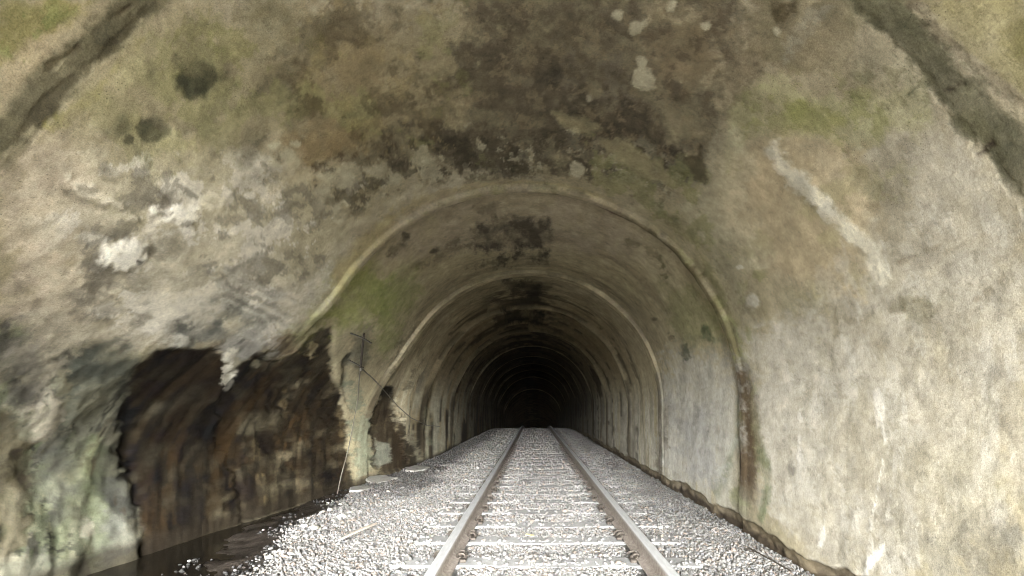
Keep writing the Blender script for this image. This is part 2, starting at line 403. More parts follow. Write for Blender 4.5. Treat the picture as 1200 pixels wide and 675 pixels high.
('L',(70,56,40),0.7,0.0131,0.0197,0.5,0.015,0,0.0197,[(1.84,5.38),(1.86,5.29),(1.88,5.13),(1.9,5.01)]),
('L',(140,132,70),0.6,0.021,0.021,0.4,0,0,0.0315,[(1.96,5.58),(2.01,5.37),(2.01,5.21),(2.01,5.07)]),
('L',(94,91,68),0.96,0.0299,0.0233,0.12,0.004,0,0.173,[(1.92,1.84),(1.92,1.53),(1.91,1.27),(1.84,0.9)]),
('L',(84,70,54),0.6,0.0159,0.0254,0.4,0.008,0,0.0635,[(1.83,1.73),(1.85,1.52),(1.82,1.35),(1.74,1.11)]),
('L',(76,74,52),0.65,0.0172,0.0275,0.4,0.01,0,0.055,[(1.98,1.83),(1.98,1.61),(1.97,1.46),(1.99,1.2),(1.88,0.79)]),
('P',(96,92,62),0.5,0.0273,0.0239,0.25,0,0,0,[(1.98,1.31),(1.88,1.2),(1.89,1.04),(1.97,1.1),(2.0,1.21)]),
('P',(60,46,36),0.8,0.0099,0.0099,0.25,0.02,0,0,[(1.87,1.33),(1.87,1.32),(1.88,1.32),(1.9,1.32),(1.91,1.33),(1.91,1.34),(1.91,1.34),(1.9,1.35),(1.88,1.34),(1.87,1.34)]),
('P',(60,46,36),0.8,0.0102,0.0102,0.25,0.02,0,0,[(1.9,1.33),(1.91,1.32),(1.92,1.32),(1.94,1.33),(1.95,1.33),(1.95,1.34),(1.95,1.35),(1.94,1.35),(1.92,1.35),(1.91,1.34)]),
('P',(60,46,36),0.8,0.0103,0.0103,0.25,0.02,0,0,[(1.94,1.06),(1.94,1.05),(1.95,1.05),(1.97,1.05),(1.98,1.05),(1.99,1.06),(1.98,1.07),(1.97,1.07),(1.95,1.07),(1.94,1.07)]),
('P',(60,46,36),0.8,0.0101,0.0101,0.25,0.02,0,0,[(1.9,1.07),(1.9,1.06),(1.91,1.06),(1.93,1.06),(1.94,1.06),(1.95,1.07),(1.94,1.08),(1.93,1.08),(1.91,1.08),(1.9,1.08)]),
('L',(60,62,42),0.8,0.0108,0.0072,0.3,0,0,0.0143,[(2.07,1.43),(2.02,1.43)]),
('P',(60,60,42),0.85,0.0403,0.0363,0.25,0.01,0,0,[(2.38,4.94),(2.41,5.0),(2.39,5.07),(2.34,5.12),(2.27,5.14),(2.21,5.11),(2.19,5.05),(2.2,4.99),(2.25,4.94),(2.32,4.92)]),
('P',(52,54,40),0.6,0.0322,0.0282,0.25,0,0,0,[(2.36,5.02),(2.37,5.05),(2.35,5.09),(2.31,5.13),(2.27,5.14),(2.24,5.13),(2.23,5.1),(2.24,5.06),(2.28,5.02),(2.32,5.01)]),
('P',(96,90,66),0.7,0.0152,0.0114,0.25,0,0,0,[(2.18,5.01),(2.19,5.03),(2.19,5.04),(2.17,5.06),(2.16,5.06),(2.14,5.05),(2.13,5.03),(2.13,5.01),(2.15,5.0),(2.16,5.0)]),
('P',(54,55,38),0.85,0.0242,0.0242,0.25,0.01,0,0,[(2.37,5.3),(2.38,5.35),(2.36,5.39),(2.32,5.42),(2.27,5.42),(2.24,5.39),(2.23,5.35),(2.24,5.31),(2.28,5.28),(2.32,5.28)]),
('P',(60,58,40),0.85,0.0118,0.0118,0.25,0,0,0,[(2.26,5.43),(2.27,5.45),(2.26,5.47),(2.24,5.48),(2.23,5.48),(2.21,5.47),(2.21,5.45),(2.21,5.44),(2.23,5.42),(2.25,5.42)]),
('P',(84,80,58),0.6,0.0229,0.0153,0.25,0,0,0,[(2.22,5.41),(2.22,5.44),(2.2,5.46),(2.18,5.47),(2.16,5.45),(2.14,5.42),(2.14,5.39),(2.15,5.37),(2.18,5.36),(2.2,5.38)]),
('P',(95,88,66),0.5,0.0297,0.026,0.25,0,0,0,[(2.16,5.13),(2.16,5.16),(2.14,5.18),(2.11,5.18),(2.08,5.17),(2.07,5.15),(2.07,5.12),(2.09,5.1),(2.12,5.09),(2.15,5.11)]),
('P',(92,84,60),0.5,0.0369,0.0328,0.25,0,0,0,[(2.35,4.85),(2.4,4.89),(2.42,4.92),(2.41,4.95),(2.36,4.95),(2.31,4.92),(2.27,4.89),(2.25,4.85),(2.26,4.83),(2.3,4.83)]),
('P',(84,76,52),0.5,0.0319,0.0273,0.25,0,0,0,[(2.64,4.6),(2.67,4.63),(2.68,4.68),(2.65,4.71),(2.6,4.72),(2.55,4.7),(2.52,4.67),(2.52,4.63),(2.54,4.6),(2.59,4.58)]),
('P',(150,140,88),0.5,0.0277,0.0231,0.25,0,0,0,[(2.66,4.46),(2.69,4.49),(2.7,4.52),(2.68,4.54),(2.64,4.55),(2.6,4.54),(2.58,4.51),(2.57,4.48),(2.59,4.46),(2.62,4.45)]),
('P',(104,98,74),0.6,0.068,0.0486,0.25,0,0,0,[(2.85,4.93),(2.91,4.98),(2.9,5.08),(2.84,5.17),(2.75,5.22),(2.68,5.22),(2.64,5.17),(2.64,5.08),(2.69,5.0),(2.77,4.94)]),
('P',(100,92,66),0.5,0.0551,0.0394,0.25,0,0,0,[(2.32,4.51),(2.34,4.56),(2.32,4.63),(2.27,4.7),(2.21,4.74),(2.17,4.74),(2.15,4.7),(2.17,4.63),(2.22,4.56),(2.27,4.52)]),
('P',(186,178,146),0.875,0.0205,0.0205,0.2,-0.006,0,0,[(2.95,4.97),(2.96,4.99),(2.96,5.02),(2.93,5.03),(2.9,5.04),(2.88,5.03),(2.87,5.01),(2.87,4.99),(2.9,4.97),(2.93,4.96)]),
('P',(186,178,146),0.875,0.0214,0.0214,0.2,-0.006,0,0,[(3.09,4.94),(3.11,4.96),(3.1,4.99),(3.07,5.01),(3.03,5.02),(3.0,5.01),(2.99,4.99),(3.0,4.96),(3.02,4.94),(3.06,4.93)]),
('P',(186,178,146),0.875,0.0213,0.0213,0.2,-0.006,0,0,[(3.07,5.04),(3.08,5.06),(3.07,5.07),(3.05,5.09),(3.02,5.09),(3.0,5.08),(3.0,5.07),(3.0,5.05),(3.02,5.04),(3.04,5.03)]),
('P',(186,178,146),0.875,0.022,0.022,0.2,-0.006,0,0,[(3.18,4.96),(3.19,4.98),(3.18,5.0),(3.16,5.02),(3.13,5.02),(3.1,5.01),(3.09,5.0),(3.1,4.97),(3.12,4.96),(3.15,4.95)]),
('P',(186,178,146),0.875,0.0213,0.0213,0.2,-0.006,0,0,[(3.06,4.87),(3.06,4.89),(3.06,4.9),(3.04,4.91),(3.02,4.92),(3.01,4.91),(3.0,4.9),(3.0,4.89),(3.02,4.87),(3.04,4.87)]),
('L',(70,58,38),0.75,0.0236,0.0294,0.3,0.012,0,0.0294,[(3.25,5.08),(3.33,4.93),(3.4,4.71),(3.44,4.51)]),
('L',(186,174,140),0.75,0.0228,0.0285,0.2,-0.006,0,0.0513,[(3.18,5.21),(3.25,5.08),(3.32,4.97)]),
('L',(206,196,172),1,0.0164,0.0205,0.2,-0.02,0,0.0409,[(2.15,5.72),(2.27,5.73),(2.38,5.72),(2.53,5.75)]),
('L',(92,84,68),0.8,0.0119,0.0159,0.3,0.012,0,0.0238,[(2.16,5.76),(2.26,5.77),(2.37,5.76)]),
('L',(96,90,74),0.7,0.0118,0.0118,0.3,0.008,0,0.0196,[(2.2,5.73),(2.27,5.72)]),
('P',(128,120,96),0.6,0.0199,0.0199,0.25,0,0,0,[(2.32,5.62),(2.31,5.64),(2.29,5.65),(2.26,5.66),(2.23,5.65),(2.21,5.63),(2.21,5.62),(2.24,5.6),(2.27,5.6),(2.3,5.6)]),
('P',(118,112,90),0.6,0.0117,0.0117,0.25,0,0,0,[(2.24,5.6),(2.25,5.61),(2.24,5.62),(2.23,5.63),(2.22,5.63),(2.21,5.62),(2.2,5.61),(2.2,5.59),(2.21,5.59),(2.23,5.59)]),
('P',(86,80,68),0.8,0.0364,0.0364,0.25,0.008,0,0,[(2.74,6.02),(2.73,6.06),(2.67,6.08),(2.58,6.06),(2.5,6.02),(2.45,5.97),(2.46,5.93),(2.51,5.91),(2.6,5.92),(2.68,5.96)]),
('P',(90,84,72),0.7,0.0218,0.0175,0.25,0,0,0,[(2.53,5.83),(2.54,5.85),(2.53,5.87),(2.5,5.88),(2.47,5.88),(2.44,5.87),(2.44,5.85),(2.45,5.83),(2.47,5.82),(2.5,5.82)]),
('P',(92,86,72),0.7,0.0179,0.0134,0.25,0,0,0,[(2.57,5.82),(2.59,5.84),(2.59,5.86),(2.58,5.86),(2.55,5.86),(2.53,5.84),(2.51,5.82),(2.51,5.8),(2.53,5.8),(2.55,5.81)]),
('P',(84,78,64),0.75,0.0252,0.0252,0.25,0,0,0,[(2.98,6.05),(2.97,6.07),(2.92,6.07),(2.85,6.06),(2.8,6.04),(2.77,6.02),(2.77,6.0),(2.82,5.99),(2.88,6.0),(2.94,6.02)]),
('P',(112,104,86),0.6,0.0386,0.029,0.25,0,0,0,[(2.87,5.99),(2.87,6.02),(2.82,6.03),(2.75,6.03),(2.68,6.01),(2.64,5.98),(2.64,5.96),(2.68,5.94),(2.75,5.94),(2.82,5.96)]),
('P',(226,220,203),1,0.023,0.0276,0.15,-0.03,0,0,[(2.75,5.9),(2.76,5.95),(2.72,5.98),(2.64,5.99),(2.56,5.97),(2.5,5.93),(2.49,5.89),(2.53,5.85),(2.6,5.84),(2.68,5.86)]),
('P',(226,220,203),0.75,0.0231,0.0231,0.2,-0.01,0,0,[(2.71,5.89),(2.71,5.92),(2.68,5.94),(2.64,5.94),(2.59,5.93),(2.55,5.91),(2.55,5.89),(2.57,5.87),(2.62,5.86),(2.67,5.87)]),
('P',(38,36,30),0.9,0.0072,0.0048,0.25,0,0,0,[(2.75,5.91),(2.75,5.92),(2.75,5.93),(2.74,5.93),(2.73,5.93),(2.71,5.92),(2.71,5.92),(2.71,5.91),(2.73,5.91),(2.74,5.91)]),
('P',(100,92,78),0.75,0.0318,0.0318,0.25,0,0,0,[(2.73,5.63),(2.71,5.67),(2.65,5.69),(2.57,5.7),(2.5,5.69),(2.47,5.66),(2.48,5.62),(2.53,5.59),(2.61,5.58),(2.68,5.59)]),
('P',(226,220,203),1,0.0135,0.018,0.2,-0.012,0,0,[(2.6,5.66),(2.61,5.67),(2.6,5.69),(2.58,5.7),(2.56,5.7),(2.54,5.69),(2.53,5.67),(2.54,5.65),(2.56,5.64),(2.58,5.65)]),
('P',(226,220,203),1,0.014,0.014,0.2,-0.01,0,0,[(2.7,5.68),(2.7,5.69),(2.69,5.7),(2.67,5.71),(2.65,5.71),(2.63,5.71),(2.63,5.7),(2.64,5.68),(2.66,5.67),(2.69,5.67)]),
('P',(226,220,203),1,0.0193,0.0338,0.2,-0.018,0,0,[(2.85,5.6),(2.85,5.63),(2.81,5.66),(2.74,5.67),(2.68,5.66),(2.65,5.64),(2.65,5.62),(2.69,5.59),(2.76,5.58),(2.82,5.58)]),
('P',(226,220,203),1,0.015,0.0199,0.2,-0.014,0,0,[(2.88,5.66),(2.9,5.68),(2.89,5.7),(2.86,5.71),(2.83,5.71),(2.8,5.69),(2.78,5.67),(2.79,5.65),(2.82,5.63),(2.85,5.64)]),
('P',(90,82,66),0.8,0.0098,0.0098,0.25,0,0,0,[(2.81,5.65),(2.81,5.66),(2.81,5.67),(2.79,5.68),(2.78,5.68),(2.76,5.67),(2.76,5.66),(2.76,5.65),(2.78,5.64),(2.79,5.64)]),
('P',(206,198,170),1,0.015,0.02,0.2,-0.014,0,0,[(2.93,5.44),(2.94,5.48),(2.92,5.52),(2.87,5.54),(2.82,5.54),(2.78,5.52),(2.77,5.48),(2.79,5.44),(2.84,5.42),(2.89,5.42)]),
('P',(150,140,112),0.6,0.01,0.01,0.25,0,0,0,[(2.89,5.46),(2.89,5.48),(2.88,5.49),(2.86,5.5),(2.84,5.5),(2.82,5.5),(2.82,5.48),(2.83,5.46),(2.85,5.45),(2.87,5.45)]),
('P',(226,220,203),1,0.0108,0.0161,0.2,-0.008,0,0,[(3.1,5.3),(3.11,5.31),(3.1,5.33),(3.08,5.34),(3.05,5.34),(3.03,5.33),(3.03,5.32),(3.04,5.3),(3.06,5.29),(3.08,5.29)]),
('P',(136,128,106),0.6,0.0441,0.0392,0.25,0.008,0,0,[(2.9,5.75),(2.93,5.8),(2.9,5.84),(2.83,5.87),(2.75,5.86),(2.68,5.83),(2.66,5.78),(2.68,5.74),(2.75,5.71),(2.83,5.71)]),
('P',(132,124,104),0.7,0.0157,0.0105,0.25,0,0,0,[(3.02,5.82),(3.04,5.84),(3.04,5.86),(3.01,5.87),(2.98,5.86),(2.95,5.85),(2.94,5.83),(2.94,5.81),(2.96,5.8),(3.0,5.81)]),
('P',(192,184,160),0.6,0.1063,0.0827,0.25,0,0,0,[(2.84,6.01),(2.88,5.84),(3.38,5.86),(4.12,6.05),(3.8,6.24),(3.18,6.21)]),
('P',(204,197,178),0.875,0.0524,0.0582,0.2,-0.008,0,0,[(2.9,6.1),(3.18,6.01),(3.57,6.01),(3.76,6.21),(3.41,6.27),(3.1,6.2)]),
('P',(198,190,170),0.7,0.1078,0.077,0.25,0,0,0,[(4.01,5.76),(4.53,5.33),(4.67,5.68),(4.71,6.07),(4.02,5.99)]),
('P',(106,108,98),0.7,0.0547,0.0547,0.25,0,0,0,[(3.48,5.98),(3.84,5.88),(4.28,5.96),(4.17,6.08),(3.73,6.08)]),
('P',(92,94,88),0.75,0.0478,0.0547,0.25,0,0,0,[(3.36,6.21),(3.42,6.14),(3.67,6.16),(3.8,6.09),(4.33,6.17),(4.65,6.28),(4.35,6.32),(3.9,6.24),(3.58,6.33)]),
('P',(160,156,146),0.875,0.0525,0.045,0.2,0,0,0,[(3.92,6.19),(4.17,6.08),(4.49,6.15),(4.56,6.3),(4.23,6.32)]),
('P',(84,86,80),0.7,0.0243,0.0304,0.25,0,0,0,[(3.55,6.17),(3.57,6.2),(3.55,6.22),(3.5,6.23),(3.44,6.22),(3.39,6.2),(3.37,6.18),(3.38,6.16),(3.43,6.15),(3.49,6.15)]),
('P',(88,88,82),0.7,0.0263,0.0263,0.25,0,0,0,[(3.85,6.16),(3.85,6.17),(3.81,6.18),(3.75,6.18),(3.68,6.16),(3.65,6.14),(3.65,6.12),(3.68,6.12),(3.75,6.12),(3.81,6.13)]),
('P',(200,196,180),1,0.0188,0.0188,0.2,-0.015,0,0,[(3.65,6.26),(3.68,6.29),(3.66,6.32),(3.61,6.33),(3.54,6.31),(3.48,6.29),(3.46,6.26),(3.47,6.24),(3.52,6.23),(3.59,6.24)]),
('L',(216,210,192),0.625,0.0275,0.0275,0.2,-0.006,0,0.0343,[(3.39,5.88),(3.88,5.91),(4.47,5.94)]),
('L',(104,99,86),0.6,0.0273,0.0273,0.4,0.006,0,0.0239,[(3.37,5.87),(3.85,5.89),(4.43,5.92)]),
('L',(216,210,192),0.625,0.0264,0.0264,0.2,-0.006,0,0.033,[(3.3,5.79),(3.69,5.8),(4.3,5.81)]),
('L',(104,99,86),0.6,0.0263,0.0263,0.4,0.006,0,0.023,[(3.28,5.78),(3.67,5.78),(4.27,5.79)]),
('L',(216,210,192),0.625,0.0289,0.0289,0.2,-0.006,0,0.0362,[(3.56,5.95),(4.12,5.98),(4.68,6.02)]),
('L',(104,99,86),0.6,0.0287,0.0287,0.4,0.006,0,0.0251,[(3.54,5.93),(4.09,5.96),(4.64,6.0)]),
('L',(216,210,192),0.625,0.026,0.026,0.2,-0.006,0,0.0325,[(3.42,5.82),(4.0,5.84)]),
('L',(104,99,86),0.6,0.0259,0.0259,0.4,0.006,0,0.0226,[(3.4,5.81),(3.97,5.82)]),
('L',(104,96,80),0.6,0.0125,0.0251,0.5,0.006,0,0.0151,[(2.59,6.16),(2.74,6.16),(2.93,6.17),(3.18,6.17)]),
('L',(104,96,80),0.6,0.0132,0.0265,0.5,0.006,0,0.0159,[(3.12,6.56),(2.92,6.26)]),
('P',(98,90,74),0.75,0.0169,0.0194,0.3,0.006,0,0,[(2.81,6.25),(2.81,6.27),(2.79,6.27),(2.76,6.27),(2.73,6.26),(2.71,6.24),(2.71,6.23),(2.72,6.22),(2.75,6.22),(2.79,6.24)]),
('P',(98,90,74),0.75,0.0181,0.0207,0.3,0.006,0,0,[(3.0,6.25),(3.0,6.26),(2.99,6.27),(2.96,6.27),(2.92,6.25),(2.9,6.24),(2.9,6.22),(2.91,6.22),(2.94,6.22),(2.98,6.23)]),
('P',(98,90,74),0.75,0.0192,0.0219,0.3,0.006,0,0,[(3.18,6.23),(3.19,6.24),(3.17,6.25),(3.13,6.25),(3.09,6.24),(3.07,6.22),(3.07,6.2),(3.08,6.2),(3.12,6.2),(3.16,6.21)]),
('P',(98,90,74),0.75,0.017,0.0194,0.3,0.006,0,0,[(2.81,6.33),(2.81,6.34),(2.79,6.35),(2.76,6.34),(2.73,6.33),(2.71,6.32),(2.71,6.31),(2.73,6.3),(2.77,6.31),(2.8,6.32)]),
('P',(98,90,74),0.75,0.0173,0.0197,0.3,0.006,0,0,[(2.85,6.39),(2.86,6.42),(2.85,6.43),(2.83,6.42),(2.8,6.41),(2.78,6.38),(2.77,6.36),(2.77,6.35),(2.79,6.35),(2.82,6.37)]),
('P',(98,90,74),0.75,0.0174,0.0198,0.3,0.006,0,0,[(2.85,6.34),(2.86,6.35),(2.85,6.36),(2.83,6.36),(2.82,6.34),(2.81,6.33),(2.8,6.32),(2.81,6.31),(2.82,6.32),(2.84,6.33)]),
('P',(98,90,74),0.75,0.0152,0.0173,0.3,0.006,0,0,[(2.49,6.08),(2.5,6.1),(2.5,6.11),(2.48,6.11),(2.47,6.09),(2.45,6.08),(2.44,6.06),(2.44,6.04),(2.46,6.05),(2.48,6.06)]),
('P',(98,90,74),0.75,0.0153,0.0174,0.3,0.006,0,0,[(2.51,6.22),(2.52,6.24),(2.51,6.25),(2.5,6.25),(2.48,6.24),(2.46,6.22),(2.45,6.2),(2.46,6.19),(2.47,6.19),(2.49,6.2)]),
('P',(98,90,74),0.75,0.0179,0.0204,0.3,0.006,0,0,[(2.94,6.5),(2.95,6.52),(2.94,6.53),(2.93,6.53),(2.91,6.51),(2.89,6.49),(2.88,6.47),(2.88,6.46),(2.9,6.46),(2.92,6.48)]),
('P',(98,90,74),0.75,0.0163,0.0187,0.3,0.006,0,0,[(2.7,6.1),(2.7,6.11),(2.68,6.12),(2.66,6.11),(2.64,6.11),(2.62,6.1),(2.62,6.09),(2.64,6.08),(2.66,6.09),(2.68,6.09)]),
('P',(98,90,74),0.75,0.0169,0.0194,0.3,0.006,0,0,[(2.78,5.86),(2.78,5.86),(2.77,5.87),(2.76,5.87),(2.75,5.87),(2.74,5.86),(2.74,5.85),(2.75,5.85),(2.76,5.85),(2.77,5.85)]),
('L',(120,110,92),0.5,0.0081,0.0122,0.3,0,0,0.0122,[(2.21,6.1),(2.3,6.14),(2.43,6.21)]),
('P',(186,176,152),0.75,0.0545,0.0491,0.2,0,0,0,[(2.51,6.28),(2.88,6.27),(3.47,6.26),(3.52,6.34),(2.89,6.37),(3.08,6.72),(3.37,7.01),(3.14,6.89)]),
('P',(78,74,68),0.9,0.0439,0.0439,0.25,0.01,0,0,[(2.42,6.31),(2.64,6.4),(2.83,6.47),(3.07,6.72),(2.93,6.75),(2.78,6.68)]),
('P',(74,78,68),0.9,0.0461,0.0461,0.25,0.012,0,0,[(3.0,6.51),(2.98,6.37),(3.13,6.32),(3.38,6.42),(3.62,6.65),(3.32,6.63),(3.31,6.72),(3.46,7.02),(3.38,7.08),(3.23,6.78)]),
('P',(184,174,150),1,0.0277,0.0277,0.2,-0.02,0,0,[(2.94,6.57),(3.17,6.72),(3.33,6.95),(3.22,6.96),(3.11,6.78)]),
('P',(132,130,108),0.8,0.0624,0.0562,0.25,-0.025,0,0,[(3.26,6.66),(3.41,6.6),(3.69,6.72),(3.82,6.98),(3.67,7.04),(3.49,6.96)]),
('P',(124,128,96),0.85,0.0912,0.0651,0.25,0,0,0,[(3.5,7.02),(3.65,6.91),(3.92,7.2),(3.91,7.61),(3.98,7.9),(3.57,7.91),(3.45,7.5)]),
('P',(136,136,122),0.85,0.0551,0.0414,0.25,-0.015,0,0,[(3.83,7.32),(4.06,7.35),(4.17,7.95),(3.84,8.03),(3.74,7.83)]),
('P',(118,126,82),0.6,0.0462,0.0396,0.25,-0.015,0,0,[(3.56,6.9),(3.77,7.04),(3.84,7.46),(3.88,7.87),(3.77,7.9),(3.73,7.3)]),
('P',(104,102,96),0.7,0.0727,0.0606,0.25,0.008,0,0,[(3.37,7.07),(3.53,7.09),(3.57,7.53),(3.45,7.62),(3.35,7.25)]),
('P',(104,92,62),0.8,0.0494,0.0439,0.25,-0.015,0,0,[(2.86,6.77),(3.1,6.99),(3.31,7.24),(3.27,7.7),(3.12,7.76)]),
('P',(150,140,112),0.6,0.0501,0.0445,0.25,0,0,0,[(3.1,7.21),(3.25,7.35),(3.22,7.68),(3.12,7.71)]),
('L',(66,56,40),0.8,0.017,0.017,0.3,0.02,0,0.0283,[(3.11,7.05),(3.26,7.24),(3.31,7.3)]),
('L',(78,70,48),0.8,0.0192,0.0192,0.3,0.015,0,0.0256,[(3.65,7.2),(3.64,7.1),(3.67,7.04)]),
('L',(86,80,56),0.7,0.0193,0.0193,0.3,0.015,0,0.0257,[(3.63,7.48),(3.65,7.58),(3.71,7.63)]),
('P',(24,22,18),0.95,0.0091,0.0061,0.25,0.03,0,0,[(3.48,7.85),(3.48,7.87),(3.46,7.87),(3.44,7.87),(3.43,7.85),(3.42,7.84),(3.43,7.82),(3.44,7.82),(3.46,7.83),(3.48,7.84)]),
('P',(198,190,165),0.875,0.0262,0.0262,0.2,-0.015,0,0,[(3.8,7.7),(3.79,7.75),(3.76,7.76),(3.72,7.75),(3.68,7.72),(3.67,7.67),(3.68,7.63),(3.72,7.61),(3.76,7.62),(3.79,7.65)]),
('P',(138,138,116),0.7,0.0529,0.0471,0.25,0,0,0,[(3.22,7.74),(3.45,7.75),(3.71,7.92),(3.51,7.98),(3.12,7.84),(3.12,7.76)]),
('P',(45,32,12),1,0.0185,0.0222,0.1,0.018,0.8,0,[(3.69,6.72),(3.49,6.47),(3.49,6.35),(3.77,6.31),(3.94,6.27),(4.16,6.33),(4.51,6.45),(4.95,6.7),(5.37,7.17),(5.43,8.06),(4.19,8.07),(4.18,7.74),(4.07,7.35),(3.9,7.05)]),
('P',(38,28,12),1,0.025,0.03,0.1,0.018,0.8,0,[(4.71,6.71),(4.55,6.51),(4.46,6.36),(4.56,6.3),(4.96,6.29),(5.05,6.18),(5.04,6.01),(5.13,5.92),(5.27,5.86),(5.63,6.09),(6.24,6.36),(6.83,6.59),(7.37,7.07),(7.53,7.67),(7.59,8.09),(7.12,8.08),(5.36,8.04),(5.16,7.33)]),
('P',(20,16,11),0.85,0.042,0.042,0.25,0.02,0.8,0,[(3.79,6.95),(3.62,6.65),(3.87,6.78),(4.11,7.22),(4.21,7.67),(4.19,8.04),(4.13,7.73),(4.06,7.35),(3.93,7.23)]),
('P',(17,14,10),0.8,0.0439,0.0439,0.25,0.01,0.9,0,[(4.58,6.83),(4.69,6.71),(5.17,7.15),(5.33,7.91),(5.26,8.04),(5.1,7.51),(4.95,7.22)]),
('P',(14,12,10),0.85,0.0365,0.0273,0.25,0,0.9,0,[(5.05,7.5),(5.12,7.15),(5.26,7.53),(5.33,8.03),(5.21,8.03)]),
('P',(56,37,14),0.5,0.0904,0.0452,0.25,0,0.6,0,[(4.17,7.37),(4.21,7.08),(4.38,7.4),(4.51,8.05),(4.29,8.08),(4.19,8.0)]),
('P',(56,43,18),0.6,0.1159,0.0745,0.25,0,0.6,0,[(4.42,7.33),(4.85,7.3),(5.1,7.95),(4.51,8.05)]),
('P',(56,38,15),0.55,0.0768,0.0576,0.25,0,0.6,0,[(5.28,7.53),(5.56,7.38),(5.69,7.99),(5.36,8.03)]),
('P',(30,22,12),0.5,0.0859,0.0716,0.25,0,0.7,0,[(3.6,6.4),(4.03,6.32),(4.49,6.55),(4.36,6.71),(3.93,6.64)]),
('L',(24,18,11),0.7,0.0272,0.0362,0.4,0.012,0.9,0.0453,[(4.6,6.27),(5.16,6.61),(5.72,7.3)]),
('L',(62,48,26),0.45,0.0234,0.0281,0.5,-0.006,0.9,0.0281,[(4.98,6.44),(5.71,7.09)]),
('L',(24,18,11),0.7,0.0286,0.0381,0.4,0.012,0.9,0.0477,[(4.9,6.32),(5.47,6.7),(5.93,7.42)]),
('L',(62,48,26),0.45,0.0247,0.0296,0.5,-0.006,0.9,0.0296,[(5.3,6.51),(5.97,7.21)]),
('L',(24,18,11),0.7,0.0306,0.0408,0.4,0.012,0.9,0.0511,[(5.28,6.33),(5.89,6.74),(6.29,7.52)]),
('L',(62,48,26),0.45,0.0265,0.0318,0.5,-0.006,0.9,0.0318,[(5.72,6.54),(6.36,7.3)]),
('L',(24,18,11),0.7,0.0312,0.0416,0.4,0.012,0.9,0.052,[(5.28,6.19),(5.96,6.59),(6.56,7.38)]),
('L',(62,48,26),0.45,0.0271,0.0325,0.5,-0.006,0.9,0.0325,[(5.75,6.39),(6.59,7.15)]),
('L',(24,18,11),0.7,0.0338,0.0451,0.4,0.012,0.9,0.0564,[(5.95,6.44),(6.54,6.92),(6.79,7.75)]),
('L',(62,48,26),0.45,0.0292,0.035,0.5,-0.006,0.9,0.035,[(6.42,6.69),(6.87,7.53)]),
('L',(24,18,11),0.7,0.0356,0.0475,0.4,0.012,0.9,0.0594,[(6.36,6.53),(6.9,7.04),(7.06,7.92)]),
('L',(62,48,26),0.45,0.0306,0.0367,0.5,-0.006,0.9,0.0367,[(6.82,6.8),(7.14,7.68)]),
('L',(24,18,11),0.7,0.0373,0.0497,0.4,0.012,0.9,0.0622,[(6.75,6.64),(7.21,7.18),(7.3,8.09)]),
('L',(62,48,26),0.45,0.0319,0.0383,0.5,-0.006,0.9,0.0383,[(7.18,6.93),(7.38,7.84)]),
('L',(24,18,11),0.7,0.0308,0.0411,0.4,0.012,0.9,0.0514,[(5.48,6.56),(5.95,7.0),(6.13,7.76)]),
('L',(62,48,26),0.45,0.0264,0.0317,0.5,-0.006,0.9,0.0317,[(5.86,6.8),(6.2,7.56)]),
('P',(140,128,92),0.8,0.0279,0.0373,0.2,-0.01,0,0,[(5.42,6.15),(5.48,6.21),(5.47,6.25),(5.4,6.24),(5.29,6.21),(5.2,6.15),(5.14,6.09),(5.15,6.06),(5.22,6.06),(5.32,6.09)]),
('P',(196,186,150),0.875,0.0164,0.0164,0.2,0,0,0,[(4.74,6.34),(4.76,6.36),(4.75,6.38),(4.71,6.38),(4.66,6.37),(4.62,6.36),(4.61,6.34),(4.62,6.32),(4.65,6.32),(4.7,6.33)]),
('L',(206,200,180),1,0.0155,0.0232,0.2,-0.01,0,0.031,[(4.17,6.28),(4.44,6.43),(4.64,6.58)]),
('L',(120,104,70),0.5,0.0196,0.0294,0.6,-0.004,0.9,0.0245,[(5.42,6.98),(5.61,7.38),(5.72,7.9)]),
('L',(120,104,70),0.5,0.0201,0.0302,0.6,-0.004,0.9,0.0252,[(5.45,6.51),(6.02,7.01)]),
('L',(120,104,70),0.5,0.0249,0.0374,0.6,-0.004,0.9,0.0312,[(6.9,6.68),(7.32,7.19)]),
('P',(160,150,116),1,0.0324,0.0324,0.2,-0.01,0,0,[(5.35,5.89),(5.58,5.91),(6.68,6.33),(6.79,6.5),(6.54,6.46),(6.06,6.26)]),
('P',(20,18,13),0.9,0.0349,0.0232,0.25,0.02,0.7,0,[(6.12,6.15),(6.17,6.08),(6.56,6.34),(7.27,6.8),(7.0,6.68)]),
('P',(128,130,104),0.95,0.0463,0.0529,0.2,-0.012,0,0,[(6.58,6.34),(7.07,6.43),(8.07,7.09),(8.29,7.76),(7.73,7.87),(7.62,7.48),(7.46,6.94)]),
('P',(104,102,84),0.8,0.0665,0.0555,0.25,0,0,0,[(5.68,5.76),(6.01,5.61),(6.76,6.08),(6.88,6.32),(6.28,6.13)]),
('P',(38,27,12),0.95,0.0451,0.0451,0.1,0.04,0.7,0,[(8.13,6.67),(8.17,6.45),(8.45,6.46),(9.01,6.98),(9.2,7.46),(9.53,7.92),(8.37,7.93),(8.16,7.38),(8.11,6.95)]),
('P',(24,22,14),0.9,0.0366,0.0293,0.25,0,0,0,[(8.55,6.51),(8.58,6.58),(8.51,6.63),(8.39,6.63),(8.25,6.59),(8.15,6.53),(8.11,6.46),(8.16,6.42),(8.29,6.41),(8.44,6.45)]),
('P',(116,116,100),0.9,0.0373,0.0299,0.25,-0.01,0,0,[(8.29,7.32),(8.71,7.4),(8.83,7.75),(8.42,7.82),(8.32,7.62)]),
